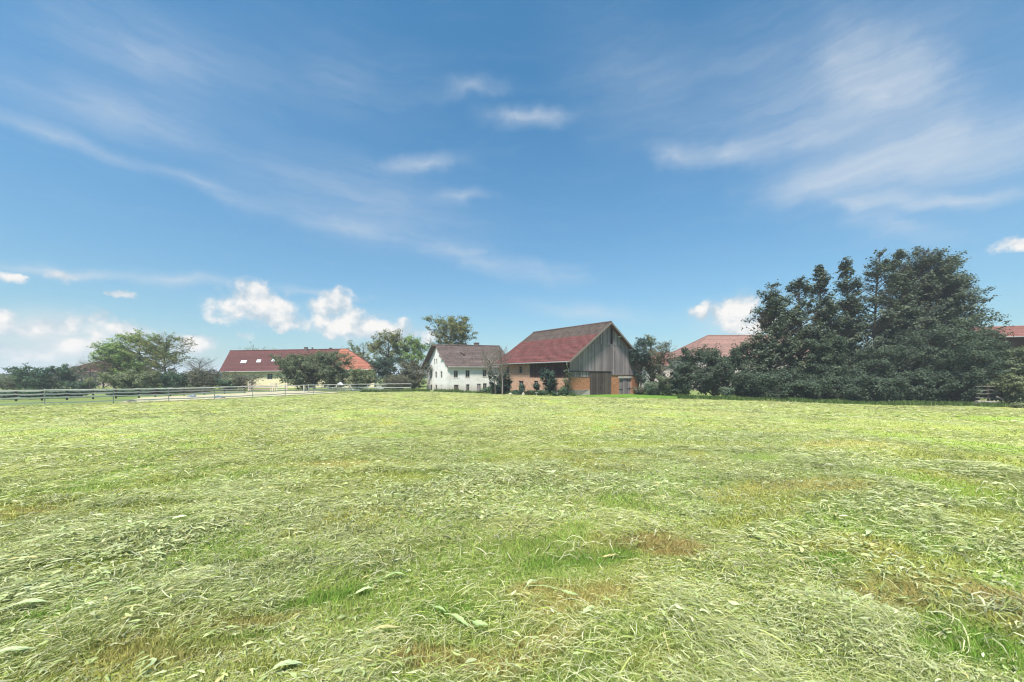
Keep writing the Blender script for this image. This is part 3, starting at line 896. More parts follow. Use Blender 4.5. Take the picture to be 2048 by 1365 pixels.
def build_farmhouse():
    D = 70.0
    c = Vector((X_at(893.5, D), D, 0)); c.z = gz1(c.x, c.y) - .1
    u = Vector((math.cos(R(15)), math.sin(R(15)), 0)); v = V
    root = empty('farmhouse', c, 'old white farmhouse with a grey brown tiled roof left of the barn', 'house')
    nf = Vector((u.y, -u.x, 0)); ng = Vector((-v.y, v.x, 0)); ng = ng if ng.x < 0 else -ng
    Wf = Wall(c, u, nf); Wg = Wall(c, v, ng)
    Lf, Lg = 12.6, 9.0
    mid = Lg / 2
    eo, go = .55, .6
    ze = Wf.at(897, 734.0)[1]
    zr = (EYE + (HY - 690.5) / FPX * (D + mid * v.y)) - c.z
    sl = (zr - ze) / (mid + eo)
    zw = ze + sl * eo - .12
    zb = -1.2
    s = lambda x: 820 + x / 6.825
    t = lambda y: 610 + y / 6.825
    up = [Wf.rect(s(597), s(655), t(898), t(992)), Wf.rect(s(758), s(815), t(893), t(988)), Wf.rect(s(992), s(1045), t(888), t(980))]
    lw = [Wf.rect(s(768), s(812), t(1085), t(1178)), Wf.rect(s(998), s(1048), t(1072), t(1166))]
    bd = Wf.rect(s(602), s(662), t(1092), t(1192)); door = Wf.rect(s(915), s(965), t(1078), t(1210))
    door = (door[0], door[1], -.2, door[3])
    gw = [Wg.rect(s(275), s(296), t(912), t(1000)), Wg.rect(s(343), s(366), t(912), t(998)), Wg.rect(s(418), s(442), t(910), t(998)),
          Wg.rect(s(278), s(301), t(1092), t(1182)), Wg.rect(s(348), s(371), t(1092), t(1175))]
    at = [Wg.rect(s(328), s(343), t(738), t(812)), Wg.rect(s(357), s(371), t(738), t(812))]
    blind = Wg.rect(s(420), s(442), t(1094), t(1180))
    w = MB()
    wall_panel(w, Wf, 0, Lf, zb, zw, up + lw + [bd, door])
    wall_panel(w, Wg, 0, Lg, zb, zw, [g for g in gw] + [blind], .2)
    # gable triangle with the attic pair cut out
    rz = lambda b: (ze + sl * (b + eo) if b < mid else ze + sl * (Lg - b + eo)) - .12
    cuts = sorted({0, Lg, mid, *[q for o in at for q in o[:2]]})
    for i in range(len(cuts) - 1):
        a0, a1 = cuts[i], cuts[i + 1]
        hole = next((o for o in at if o[0] <= a0 + 1e-6 and a1 <= o[1] + 1e-6), None)
        parts = [(zw, hole[2]), (hole[3], None)] if hole else [(zw, None)]
        for lo, hi in parts:
            h0, h1 = (rz(a0), rz(a1)) if hi is None else (hi, hi)
            w.poly([Wg.pt(a0, lo), Wg.pt(a1, lo), Wg.pt(a1, max(h1, lo)), Wg.pt(a0, max(h0, lo))], [(a0, lo), (a1, lo), (a1, h1), (a0, h0)])
    for o in at:
        for (p, q) in (((o[0], o[2]), (o[0], o[3])), ((o[0], o[3]), (o[1], o[3])), ((o[1], o[3]), (o[1], o[2])), ((o[1], o[2]), (o[0], o[2]))):
            w.poly([Wg.pt(*p), Wg.pt(*q), Wg.pt(*q, -.2), Wg.pt(*p, -.2)])
    Wb = Wall(c + v * Lg, u, -nf); wall_panel(w, Wb, 0, Lf, zb, zw)
    We = Wall(c + u * Lf, v, u); wall_panel(w, We, 0, Lg, zb, zw); w.poly([We.pt(0, zw), We.pt(Lg, zw), We.pt(mid, zr - .2)])
    w.build('wall', M['white_plaster'], root)
    for o in up + lw:
        window(root, Wf, o, M['frame_brown'], .15, True, .09, sill=M['concrete'])
    for o in gw + at:
        window(root, Wg, o, M['frame_brown'], .15, o[1] - o[0] > .75, .06)
    m = MB(); wbox(m, Wg, blind[0], blind[1], blind[2], blind[3], -.18, -.08); m.build('walled_window', M['white_plaster'], root)
    m = MB(); boards(m, Wf, bd[0], bd[1], bd[2], bd[3], .2, rngb, off=-.14); m.build('shutter', M['board_door'], root, 'grey brown board shutter closing a ground floor window')
    m = MB(); boards(m, Wf, door[0] + .05, door[1] - .05, door[2], door[3] - .05, .18, rngb, off=-.15)
    d_ = m.build('door', M['board_grey'], root)
    h = MB(); wbox(h, Wf, door[0] + .12, door[0] + .24, .9, 1.0, -.1, -.03); h.build('handle', M['zinc'], d_)
    fr = MB(); wbox(fr, Wf, door[0], door[1], door[3] - .05, door[3], -.2, -.05); fr.build('lintel', M['timber'], d_)
    # roof, its left verge broken away tile by tile
    def rp(a, b, z):
        return c + u * a + v * b + Vector((0, 0, z))
    mb = MB()
    a0, a1 = -.05, Lf + .35
    roof_slope(mb, rp(a0, -eo, ze), rp(a1, -eo, ze), rp(a0 - .1, mid, zr), rp(a1, mid, zr), wave=.025)
    bo = .95
    roof_slope(mb, rp(a0 - .8, Lg + bo, ze - sl * (bo - eo)), rp(a1, Lg + bo, ze - sl * (bo - eo)), rp(a0 - .8, mid, zr), rp(a1, mid, zr), wave=.025)
    rr = random.Random(5)
    n_ = 22
    for i in range(n_):                                  # ragged tiles hanging past the gable
        f = i / n_
        p = rp(a0, -eo, ze).lerp(rp(a0 - .1, mid, zr), f)
        q = rp(a0, -eo, ze).lerp(rp(a0 - .1, mid, zr), f + .9 / n_)
        L = rr.choice([.02, .1, .16, .3, .38, .5]) * (1.15 if f > .2 else .7)
        o = -u * L
        nrm = Vector((0, 0, .04 + .05 * rr.random()))
        mb.hexa([p + o, p, q, q + o, p + o + nrm, p + nrm, q + nrm, q + o + nrm])
    rf = mb.build('roof', M['tile_house'], root)
    rt = MB(); ridge_tiles(rt, rp(a0 - .3, mid, zr + .05), rp(a1, mid, zr + .05), .12); rt.build('ridge', M['tile_house'], rf)
    for px, hh, ww in ((953, .55, .75), (926.5, .18, .95)):
        q = (px - CX) / FPX; b_ = c + v * mid
        a = (q * b_.y - b_.x) / (u.x - q * u.y)
        ch = MB()
        k = [rp(a + i * ww / 2, mid + j * .35, z) for z in (zr - .5, zr + hh) for (i, j) in ((-1, -1), (1, -1), (1, 1), (-1, 1))]
        ch.hexa(k)
        k = [rp(a + i * (ww / 2 + .06), mid + j * .41, z) for z in (zr + hh + .003, zr + hh + .09) for (i, j) in ((-1, -1), (1, -1), (1, 1), (-1, 1))]
        ch.hexa(k)
        ch.build('chimney', M['chimney'], rf)
    hz = MB()                                            # small hatch propped open on the slope
    p = rp(3.9, mid * .62, ze + sl * (mid * .62 + eo) + .1)
    hz.bar(p, p + u * .55 - v * .75 + Vector((0, 0, -.6)), .5, .05)
    hz.build('roof_hatch', M['timber_dark'], rf)
    vb = MB(); vb.bar(rp(a0 - .85, Lg + bo, ze - sl * (bo - eo) - .1), rp(a0 - .85, mid, zr - .1), .05, .34)
    vb.build('verge_board', M['timber_dark'], rf)
    for i in range(2):
        pu = MB(); b_ = (mid, Lg - .2)[i]
        pu.bar(rp(-.9, b_, rz(b_) - .12), rp(.1, b_, rz(b_) - .12), .18, .2); pu.build('purlin', M['timber_dark'], rf)
    gt = MB(); gt.tube([rp(a0, -eo - .07, ze - .06), rp(a1, -eo - .07, ze - .06)], .07, 8); gt.build('gutter', M['zinc'], root)
build_farmhouse()

def simple_house(name, label, c, u, v, Lu, Lv, ze, zr, matw, matr, eo=.5, go=.4, hip=(0, 0), zb=-1.5, wins=(), name_roof='roof', chim=(), lift=0.0, ridge_mat=None, fm=None):
    """house with its ridge along u; hip = ridge shortened at each end; lift = rise of the eave over its length"""
    root = empty(name, c, label, 'house')
    mid = Lv / 2
    def rp(a, b, z):
        return c + u * a + v * b + Vector((0, 0, z + lift * a / Lu))
    n0 = Vector((u.y, -u.x, 0))
    Wf = Wall(c, u, n0); Wl = Wall(c, v, -u); Wr = Wall(c + u * Lu, v, u); Wb = Wall(c + v * Lv, u, -n0)
    sl = (zr - ze) / (mid + eo)
    zw = ze + sl * eo - .14
    w = MB()
    wall_panel(w, Wf, 0, Lu, zb, zw, wins)
    wall_panel(w, Wb, 0, Lu, zb, zw)
    for W_, hp in ((Wl, hip[0]), (Wr, hip[1])):
        wall_panel(w, W_, 0, Lv, zb, zw)
        if not hp:
            w.poly([W_.pt(0, zw), W_.pt(Lv, zw), W_.pt(mid, zr - .16)], [(0, 0), (Lv, 0), (mid, 3)])
    w.build('wall', matw, root)
    for o in wins:
        window(root, Wf, o, fm or M['frame_white'], .15, True, .09)
    mb = MB()
    l, r = (-eo if hip[0] else -go), Lu + (eo if hip[1] else go)
    rl, rr_ = (hip[0] if hip[0] else l), (Lu - hip[1] if hip[1] else r)
    roof_slope(mb, rp(l, -eo, ze), rp(r, -eo, ze), rp(rl, mid, zr), rp(rr_, mid, zr))
    roof_slope(mb, rp(r, Lv + eo, ze), rp(l, Lv + eo, ze), rp(rr_, mid, zr), rp(rl, mid, zr))
    if hip[0]:
        roof_slope(mb, rp(l, Lv + eo, ze), rp(l, -eo, ze), rp(rl, mid, zr), rp(rl, mid, zr))
    if hip[1]:
        roof_slope(mb, rp(r, -eo, ze), rp(r, Lv + eo, ze), rp(rr_, mid, zr), rp(rr_, mid, zr))
    rf = mb.build(name_roof, matr, root)
    rt = MB(); ridge_tiles(rt, rp(rl, mid, zr + .05), rp(rr_, mid, zr + .05), .13)
    for hp, e, x in ((hip[0], l, rl), (hip[1], r, rr_)):
        if hp:
            ridge_tiles(rt, rp(e, -eo, ze + .04), rp(x, mid, zr + .05), .12)
            ridge_tiles(rt, rp(e, Lv + eo, ze + .04), rp(x, mid, zr + .05), .12)
    rt.build('ridge', ridge_mat or matr, rf)
    gt = MB(); gt.tube([rp(l, -eo - .08, ze - .06), rp(r, -eo - .08, ze - .06)], .08, 8); gt.build('gutter', M['zinc'], root)
    for (a, w_, h_, off) in chim:
        ch = MB()
        ch.hexa([rp(a + i * w_ / 2, mid + off + j * w_ / 2, z) for z in (zr - 1, zr + h_) for (i, j) in ((-1, -1), (1, -1), (1, 1), (-1, 1))])
        ch.hexa([rp(a + i * (w_ / 2 + .07), mid + off + j * (w_ / 2 + .07), z) for z in (zr + h_ + .003, zr + h_ + .1) for (i, j) in ((-1, -1), (1, -1), (1, 1), (-1, 1))])
        ch.build('chimney', M['chimney'], rf)
    return root, rp, Wf, rf, sl, rl, rr_, mid

def build_red_house():
    D = 90.0
    ux = Vector((1, -.012, 0)).normalized(); vv = Vector((-.30, .954, 0)).normalized()
    c = Vector((X_at(444, D), D, 0)); c.z = -2.35
    Lu = 37.2
    zE = P(0, 744, D).z - c.z; zR = P(0, 702.5, D + 5.6).z - c.z
    n0 = Vector((ux.y, -ux.x, 0))
    Wf = Wall(c, ux, n0)
    wins = [Wf.rect(533.8, 545.2, 747.5, 759.5), Wf.rect(742.5, 747, 748, 757), Wf.rect(470, 478, 752, 764)]
    root, rp, Wf, rf, sl, rl, rr_, mid = simple_house('long_house', 'long cream house with a dark red roof turning orange at its hipped end', c, ux, vv, Lu, 11.4, zE, zR,
        M['cream_plaster'], M['tile_red'], eo=.7, go=.5, hip=(0, 7.2), zb=-1.5, wins=wins, lift=.55,
        chim=[((X_at(603, 95.5) - X_at(454, 95.5)), .8, .55, 0), ((X_at(615.5, 95.5) - X_at(454, 95.5)), .35, .5, .3), ((X_at(652, 95.5) - X_at(454, 95.5)), .6, .35, .3)])
    # newer orange tiles laid over the hipped end
    n = ux.cross(vv * (mid + .7) + Vector((0, 0, zR - zE))).normalized()
    a_s = X_at(669, 92) - X_at(444, 90)
    off = n * .075
    o = MB()
    t = .0
    E0, E1 = rp(a_s - .2, -.72, zE), rp(Lu + .72, -.72, zE)
    R0, R1 = rp(a_s + 1.8, mid, zR), rp(rr_, mid, zR)
    roof_slope(o, E0 + off, E1 + off, R0 + off, R1 + off, thick=.05)
    n2 = Vector((1, 0, .55)).normalized()
    roof_slope(o, rp(Lu + .74, -.7, zE) + n2 * .06, rp(Lu + .74, 12.1, zE) + n2 * .06, rp(rr_, mid, zR) + n2 * .06, rp(rr_, mid, zR) + n2 * .06, thick=.05)
    o.build('hipped_roof_end', M['tile_orange'], root, 'bright orange tiled hipped end of the roof')
    # three roof windows
    for x0, x1, y0, y1 in ((482.2, 494, 723, 730.2), (514, 523, 722, 729.3), (544, 552, 721.5, 727.5)):
        f = ((737 - (y0 + y1) / 2 + 8) / 45)
        f = (745 - (y0 + y1) / 2) / (745 - 703)
        b = -.7 + f * (mid + .7)
        Dq = c.y + b * vv.y
        xm = X_at((x0 + x1) / 2, Dq)
        a = xm - c.x - b * vv.x
        wdt = (x1 - x0) / FPX * Dq
        p = rp(a, b, zE + f * (zR - zE))
        up_ = (vv * (mid + .7) + Vector((0, 0, zR - zE))).normalized()
        h = .95 if x0 < 540 else .85
        fr = MB()
        q = [p + ux * i * wdt / 2 + up_ * j * h / 1 * .62 for (i, j) in ((-1, -1), (1, -1), (1, 1), (-1, 1))]
        fr.hexa([k + n * .02 for k in q] + [k + n * .14 for k in q])
        w = fr.build('roof_window', M['zinc'], root)
        g = MB()
        q2 = [p + ux * i * (wdt / 2 - .08) + up_ * j * (h * .62 - .08) + n * .146 for (i, j) in ((-1, -1), (1, -1), (1, 1), (-1, 1))]
        g.poly(q2); g.build('pane', M['glass_sky'], w)
build_red_house()

# brown hipped house at the far left
D_ = 104.0
_c = Vector((X_at(126, D_), D_, -2.6))
_u = Vector((1, 0, 0)); _v = Vector((0, 1, 0))
_Wf = Wall(_c, _u, -_v)
_w = [_Wf.rect(142, 148, 755, 765), _Wf.rect(160, 166, 755, 765), _Wf.rect(184, 193, 752, 766), _Wf.rect(147, 153, 768, 777)]
_r = simple_house('hipped_house', 'beige house with a brown hipped roof at the left behind bare shrubs', _c, _u, _v, 13.6, 13.0, P(0, 743.5, D_).z - _c.z, P(0, 720, D_ + 6).z - _c.z,
             M['beige_plaster'], M['tile_brown'], eo=.9, hip=(5.1, 4.2), wins=_w, chim=[(6.2, .9, .55, .1)])
_b = MB()
_rp = _r[1]
for _i in range(9):
    _b.tube([_rp(5.2 + _i * .55, 6.5, P(0, 720, D_ + 6).z - _c.z), _rp(5.2 + _i * .55, 6.5, P(0, 716.5, D_ + 6).z - _c.z)], .05, 5)
_b.bar(_rp(5.1, 6.5, P(0, 716.5, D_ + 6).z - _c.z), _rp(9.8, 6.5, P(0, 716.5, D_ + 6).z - _c.z), .12, .14)
_b.build('ridge_railing', M['chimney'], _r[0])

# two houses with faded red roofs right of the barn
D_ = 112.0
_c = Vector((X_at(1303, D_), D_, -3.6))
_zr = P(0, 706, D_ + 5).z - _c.z
simple_house('low_red_roofed_house', 'low house with a faded red roof and a small chimney just right of the barn', _c, Vector((1, .02, 0)).normalized(), Vector((0, 1, 0)), 22.0, 10.5,
             P(0, 731, D_).z - _c.z, _zr, M['grey_plaster'], M['tile_pink'], eo=.6, hip=(3.2, 0), chim=[(7.4, .75, .55, 0), (6.9, .1, 1.5, .5)],
             wins=[(4, 5.2, 1.2, 2.6), (8, 9.2, 1.2, 2.6), (12, 13.2, 1.2, 2.6)])
D_ = 102.0
_c = Vector((X_at(1372, D_), D_, -3.4))
simple_house('hipped_red_roofed_house', 'wide house with a high pinkish hipped roof behind the left end of the tall trees', _c, Vector((1, -.01, 0)).normalized(), Vector((0, 1, 0)), 44.0, 17.0,
             P(0, 714, D_).z - _c.z, P(0, 671.5, D_ + 8.5).z - _c.z, M['grey_plaster'], M['tile_tan'], eo=.8, hip=(10.5, 11), wins=[(5 + 4.6 * i, 6.3 + 4.6 * i, 2.2, 3.7) for i in range(8)])

# dark timbered house at the right edge
D_ = 62.0
_c = Vector((X_at(1966, D_), D_, -3.2))
simple_house('timbered_house', 'red roofed house with dark timber under its eaves at the right edge of the picture', _c, Vector((.94, -.34, 0)).normalized(), Vector((.34, .94, 0)), 19.0, 11.0,
             P(0, 676, D_).z - _c.z, P(0, 656, D_ + 4).z - _c.z, M['board_dark'], M['tile_pink'], eo=1.2, go=.9, zb=-1.5, wins=[(5, 6.2, 2.2, 3.6), (9, 10.2, 2.2, 3.6)], fm=M['frame_brown'])

# ------------------------------------------------------------------ fences and small things in the paddock
def fence(name, label, pts, ph, pw, rails, matp, matr, rng, round_post=False, post_at=None, group=None):
    """rails: list of (height, w, h, sag, material); each bay of each rail is its own piece"""
    b = Vector((pts[0][0], pts[0][1], gz1(*pts[0])))
    root = empty(name, b, label, 'fence', group)
    tops = []
    for i, (x, y) in enumerate(pts):
        z = gz1(x, y)
        m = MB()
        lean = Vector((rng.uniform(-.04, .04), rng.uniform(-.04, .04), 0))
        h = ph * rng.uniform(.97, 1.05)
        if round_post:
            m.tube([(x, y, z - .25), Vector((x, y, z + h)) + lean], [pw / 2, pw / 2 * .9], 7)
        else:
            m.bar((x, y, z - .25), Vector((x, y, z + h)) + lean, pw, pw)
        m.build('post', matp, root)
        tops.append((Vector((x, y, z)), lean))
    for i in range(len(pts) - 1):
        (p, l0), (q, l1) = tops[i], tops[i + 1]
        side = (q - p).cross(Vector((0, 0, 1))).normalized() * (pw / 2 + .012)
        side = side if side.y < 0 else -side
        for (hh, w, h, sag, mt, rnd) in rails:
            a = p + Vector((0, 0, hh + rng.uniform(-.03, .03))) + side
            c = q + Vector((0, 0, hh + rng.uniform(-.03, .03))) + side
            m = MB()
            n = 5
            pp = [a.lerp(c, t / n) - Vector((0, 0, sag * 4 * (t / n) * (1 - t / n) * rng.uniform(.8, 1.2))) for t in range(n + 1)]
            if rnd:
                m.tube(pp, h / 2, 6)
            else:
                for t in range(n):
                    m.bar(pp[t], pp[t + 1], w, h)
            m.build('rail', mt, root)
    return root
rf_ = random.Random(3)
fence('paddock_fence', 'long fence of thin grey posts with pale top rail and white tapes', FA, 1.48, .075,
      [(1.36, .06, .11, .0, M['rail_pale'], True), (.72, .014, .1, .05, M['tape'], False), (.27, .014, .1, .05, M['tape'], False)], M['post_grey'], M['rail_pale'], rf_, True)
# the older rail fence behind it
FBp = [(-34, 38.2), (32, 39.6), (84, 40.8), (134, 42.2), (186, 43.8), (232, 45.2), (278, 46.8), (311, 48.2), (341, 49.6), (368, 51), (409, 53.2), (449, 55.6), (489, 58)]
fence('rail_fence', 'weathered post and rail fence with sagging pale rails behind the white tapes', [(X_at(a, d), d) for a, d in FBp], 1.25, .13,
      [(1.12, .05, .16, .06, M['rail_pale'], False), (.74, .05, .15, .05, M['rail_grey'], False), (.36, .05, .15, .06, M['rail_pale'], False)], M['timber_dark'], M['rail_grey'], rf_)
FC = [(608, 61.5), (617, 64), (656, 67), (690, 69), (735, 71), (790, 73)]
fence('yard_fence', 'short pale post and rail fence in front of the large bushes by the cream house', [(X_at(a, d), d) for a, d in FC], 1.3, .14,
      [(1.2, .05, .13, .02, M['rail_pale'], False), (.7, .05, .12, .03, M['rail_pale'], False), (.25, .05, .12, .03, M['rail_grey'], False)], M['rail_pale'], M['rail_pale'], rf_)

def jump(px, D, label, wide, matp, matr, npole):
    x = X_at(px, D); z = gz1(x, D) + .03
    root = empty('horse_jump', (x, D, z), label, 'horse jump', 'horse jumps in the paddock')
    for s in (-1, 1):
        m = MB()
        cx = x + s * wide / 2
        for j in (-.18, .18):
            m.bar((cx + j * .9, D, z), (cx + j * .9, D, z + 1.5), .12, .08)
        for hh in (.35, .75, 1.15):
            m.bar((cx - .2, D + .05, z + hh), (cx + .2, D + .05, z + hh), .05, .1)
        m.bar((cx, D - .4, z + .05), (cx, D + .4, z + .05), .1, .1)
        m.build('wing', matp, root)
    for i in range(npole):
        m = MB(); m.tube([(x - wide / 2 + .2, D - .06, z + .3 + .34 * i), (x + wide / 2 - .2, D - .06, z + .3 + .34 * i)], .05, 7); m.build('pole', matr, root)
jump(521, 66, 'horse jump with pinkish wings and faded purple poles in the sand', 4.0, M['pink_wood'], M['purple_paint'], 3)
jump(562, 67, 'plain pinkish horse jump with pale poles right of the purple one', 1.9, M['pink_wood'], M['rail_pale'], 2)

def lump(name, label, cat, x, y, sx_, sy_, sz, matl, seed, seg=14, group=None, z0=None):
    """a soft uneven heap"""
    r = np.random.default_rng(seed)
    m = MB()
    z0 = gz1(x, y) if z0 is None else z0
    rows = []
    for i in range(7):
        f = i / 6
        ring = []
        for j in range(seg):
            a = 2 * math.pi * j / seg
            k = math.cos(f * math.pi / 2) ** .8 * (1 + .3 * math.sin(3 * a + seed) + .18 * r.uniform(-1, 1))
            ring.append((x + sx_ * k * math.cos(a), y + sy_ * k * math.sin(a), z0 - .05 + sz * (math.sin(f * math.pi / 2)) * (1 + .22 * math.sin(2 * a + 1 + seed) + .12 * r.uniform(-1, 1))))
        rows.append(ring)
    for i in range(6):
        for j in range(seg):
            k = (j + 1) % seg
            m.poly([rows[i][j], rows[i][k], rows[i + 1][k], rows[i + 1][j]])
    m.poly(rows[-1])
    o = m.build(name, matl)
    tag(o, label, cat, group)
    return o
lump('tarpaulin', 'crumpled white sheet bundled over the top rail of the fence', 'tarpaulin', X_at(681, 60.2), 60.2, .5, .18, .42, M['white_sheet'], 4, z0=gz1(X_at(681, 60.2), 60.2) + 1.28)
lump('plastic_tub', 'flat grey blue plastic tub lying on the sand by the fence', 'tub', X_at(437, 46.2), 46.2, .75, .4, .32, M['blue_plastic'], 2)
lump('plastic_sheet', 'small crumpled grey blue sheet on the sand beyond the tapes', 'plastic sheet', X_at(384, 47.5), 47.5, .5, .35, .42, M['blue_plastic'], 8)
lump('rubber_mat', 'dark rubber mat lying in the grass under the white tape', 'mat', X_at(262, 38.8), 38.8, .5, .35, .16, M['rubber'], 6)
_m = MB()
_x, _y = X_at(700, 65.5), 65.5
_m.bar((_x - .1, _y, gz1(_x, _y) + 1.2), (_x + .85, _y - .3, gz1(_x, _y) + .03), .13, .05)
tag(_m.build('plank', M['rail_grey']), 'pale plank leaning at a slant against the fence', 'plank')
_m = MB()
_x, _y = X_at(757, 67), 67
for _k in range(3):
    _m.bar((_x - .3 + _k * .32, _y, gz1(_x, _y) + 1.0), (_x + .4 + _k * .32, _y - .2, gz1(_x, _y) + .02), .22, .05)
_m.bar((_x - .3, _y - .05, gz1(_x, _y) + .62), (_x + 1.0, _y - .15, gz1(_x, _y) + .56), .05, .12)
tag(_m.build('pallet', M['rail_pale']), 'pale slatted pallet tipped against the far end of the fence', 'pallet')

# odds and ends by the barn wall
for (px, D, ln, ang, lab) in ((1080, 54.6, 1.5, .1, 'grey plank lying in the weeds left of the tall evergreen bush'), (1119, 53.2, 1.7, -.12, 'grey plank lying in the weeds at the barn corner')):
    _m = MB(); _x = X_at(px, D); _z = gz1(_x, D) + .42
    _m.bar((_x - ln / 2, D, _z), (_x + ln / 2, D + ang, _z + .05), .24, .05)
    _m.bar((_x - ln * .35, D + .05, gz1(_x, D)), (_x - ln * .35, D + .05, _z - .03), .12, .1)
    _m.bar((_x + ln * .35, D + .05, gz1(_x, D)), (_x + ln * .35, D + .05, _z - .01), .12, .1)
    tag(_m.build('plank', M['rail_grey']), lab, 'plank')
lump('stone', 'pale boulder among the weeds below a barn window', 'stone', X_at(1046.5, 56.5), 56.5, .22, .2, .42, M['concrete'], 3)
lump('stone', 'low grey block of rubble at the foot of the brick wall', 'stone', X_at(1028, 58.2), 58.2, .75, .3, .55, M['concrete'], 9)

# timber rails and a log at the right under the bushes
FD = [(1950, 45.2), (1976, 44.6), (2003, 44.0), (2030, 43.6)]
fence('timber_fence', 'broken grey timber rails between the bushes at the right', [(X_at(a, d), d) for a, d in FD], 2.5, .14,
      [(2.35, .06, .1, .02, M['rail_weathered'], False), (1.9, .06, .1, .03, M['rail_weathered'], False), (1.45, .06, .12, .03, M['rail_weathered'], False), (.95, .06, .12, .02, M['rail_weathered'], False)], M['timber_dark'], M['rail_weathered'], rf_)
_m = MB(); _x = X_at(1975, 43.4)
_m.tube([(_x - 1.2, 43.5, gz1(_x - 1.2, 43.5) + .45), (_x, 43.4, gz1(_x, 43.4) + .42), (_x + 1.1, 43.3, gz1(_x + 1.1, 43.3) + .45)], [.24, .22, .2], 9)
tag(_m.build('log', M['rail_weathered'], smooth=False), 'thick grey log lying in front of the broken timber rails', 'log')
_m = MB(); _x = X_at(2000, 43.2)
_m.bar((_x - .4, 43.2, gz1(_x, 43.2) + 1.15), (_x + .9, 43.0, gz1(_x, 43.2) + .4), .1, .16)
tag(_m.build('beam', M['rail_weathered']), 'grey beam slanting down to the right of the log', 'beam')
# ------------------------------------------------------------------ trees and shrubs
def tubes(poly, rad, n=5):
    """poly (N,K,3), rad (N,K) -> verts, quads"""
    N, K, _ = poly.shape
    t = np.empty_like(poly)
    t[:, 1:-1] = poly[:, 2:] - poly[:, :-2]; t[:, 0] = poly[:, 1] - poly[:, 0]; t[:, -1] = poly[:, -1] - poly[:, -2]
    t /= np.linalg.norm(t, axis=-1, keepdims=True) + 1e-9
    ref = np.where(np.abs(t[..., 2:3]) > .9, np.array([1., 0, 0]), np.array([0, 0, 1.]))
    x = np.cross(t, ref); x /= np.linalg.norm(x, axis=-1, keepdims=True) + 1e-9
    y = np.cross(t, x)
    a = np.arange(n) * 2 * np.pi / n
    ring = poly[:, :, None] + (x[:, :, None] * np.cos(a)[:, None] + y[:, :, None] * np.sin(a)[:, None]) * rad[:, :, None, None]
    v = ring.reshape(-1, 3)
    idx = np.arange(N * K * n).reshape(N, K, n)
    q = np.stack([idx[:, :-1], np.roll(idx, -1, 2)[:, :-1], np.roll(idx, -1, 2)[:, 1:], idx[:, 1:]], -1).reshape(-1, 4)
    return v, q

PROF = {
    'dome': lambda t: np.sqrt(np.clip(1 - (np.clip(t, 0, 1) * 1.0) ** 2.2, 0, 1)) * (.72 + .28 * np.minimum(t / .25, 1)),
    'oval': lambda t: np.sin(np.pi * np.clip(.10 + .88 * t, 0, 1)) ** .75,
    'spread': lambda t: np.sin(np.pi * np.clip(.16 + .80 * t ** 1.15, 0, 1)) ** .6,
    'cone': lambda t: np.clip(1.02 - t, 0, 1) ** .85 * (.75 + .25 * np.minimum(t / .2, 1)),
    'alder': lambda t: np.minimum(1.3 * np.clip(1.03 - t, .02, 1) ** .62, 1),
    'broadcone': lambda t: np.clip(1.9 * (1.02 - t), .05, 1) ** .8,
    'column': lambda t: np.clip(1 - t, 0, 1) ** .35 * (.7 + .3 * np.minimum(t / .2, 1)),
}

def leaf_quads(cen, size, rng, flat=.45, aspect=.6, out=None):
    n = len(cen)
    nrm = rng.normal(size=(n, 3)) * (.55 if out is not None else 1.0)
    if out is not None:
        nrm += out * 1.0
        nrm[:, 2] += .35 + flat
    else:
        nrm[:, 2] = np.abs(nrm[:, 2]) + flat * 2
    nrm /= np.linalg.norm(nrm, axis=1, keepdims=True) + 1e-9
    d = rng.normal(size=(n, 3)); u = np.cross(nrm, d); u /= np.linalg.norm(u, axis=1, keepdims=True) + 1e-9
    w = np.cross(nrm, u)
    s = size * rng.uniform(.6, 1.35, n)[:, None]
    bend = nrm * s * rng.uniform(-.18, .1, n)[:, None]
    v = np.stack([cen - u * s, cen + w * s * aspect + bend, cen + u * s, cen - w * s * aspect + bend], 1).reshape(-1, 3)
    q = np.arange(n * 4).reshape(n, 4)
    return v, q

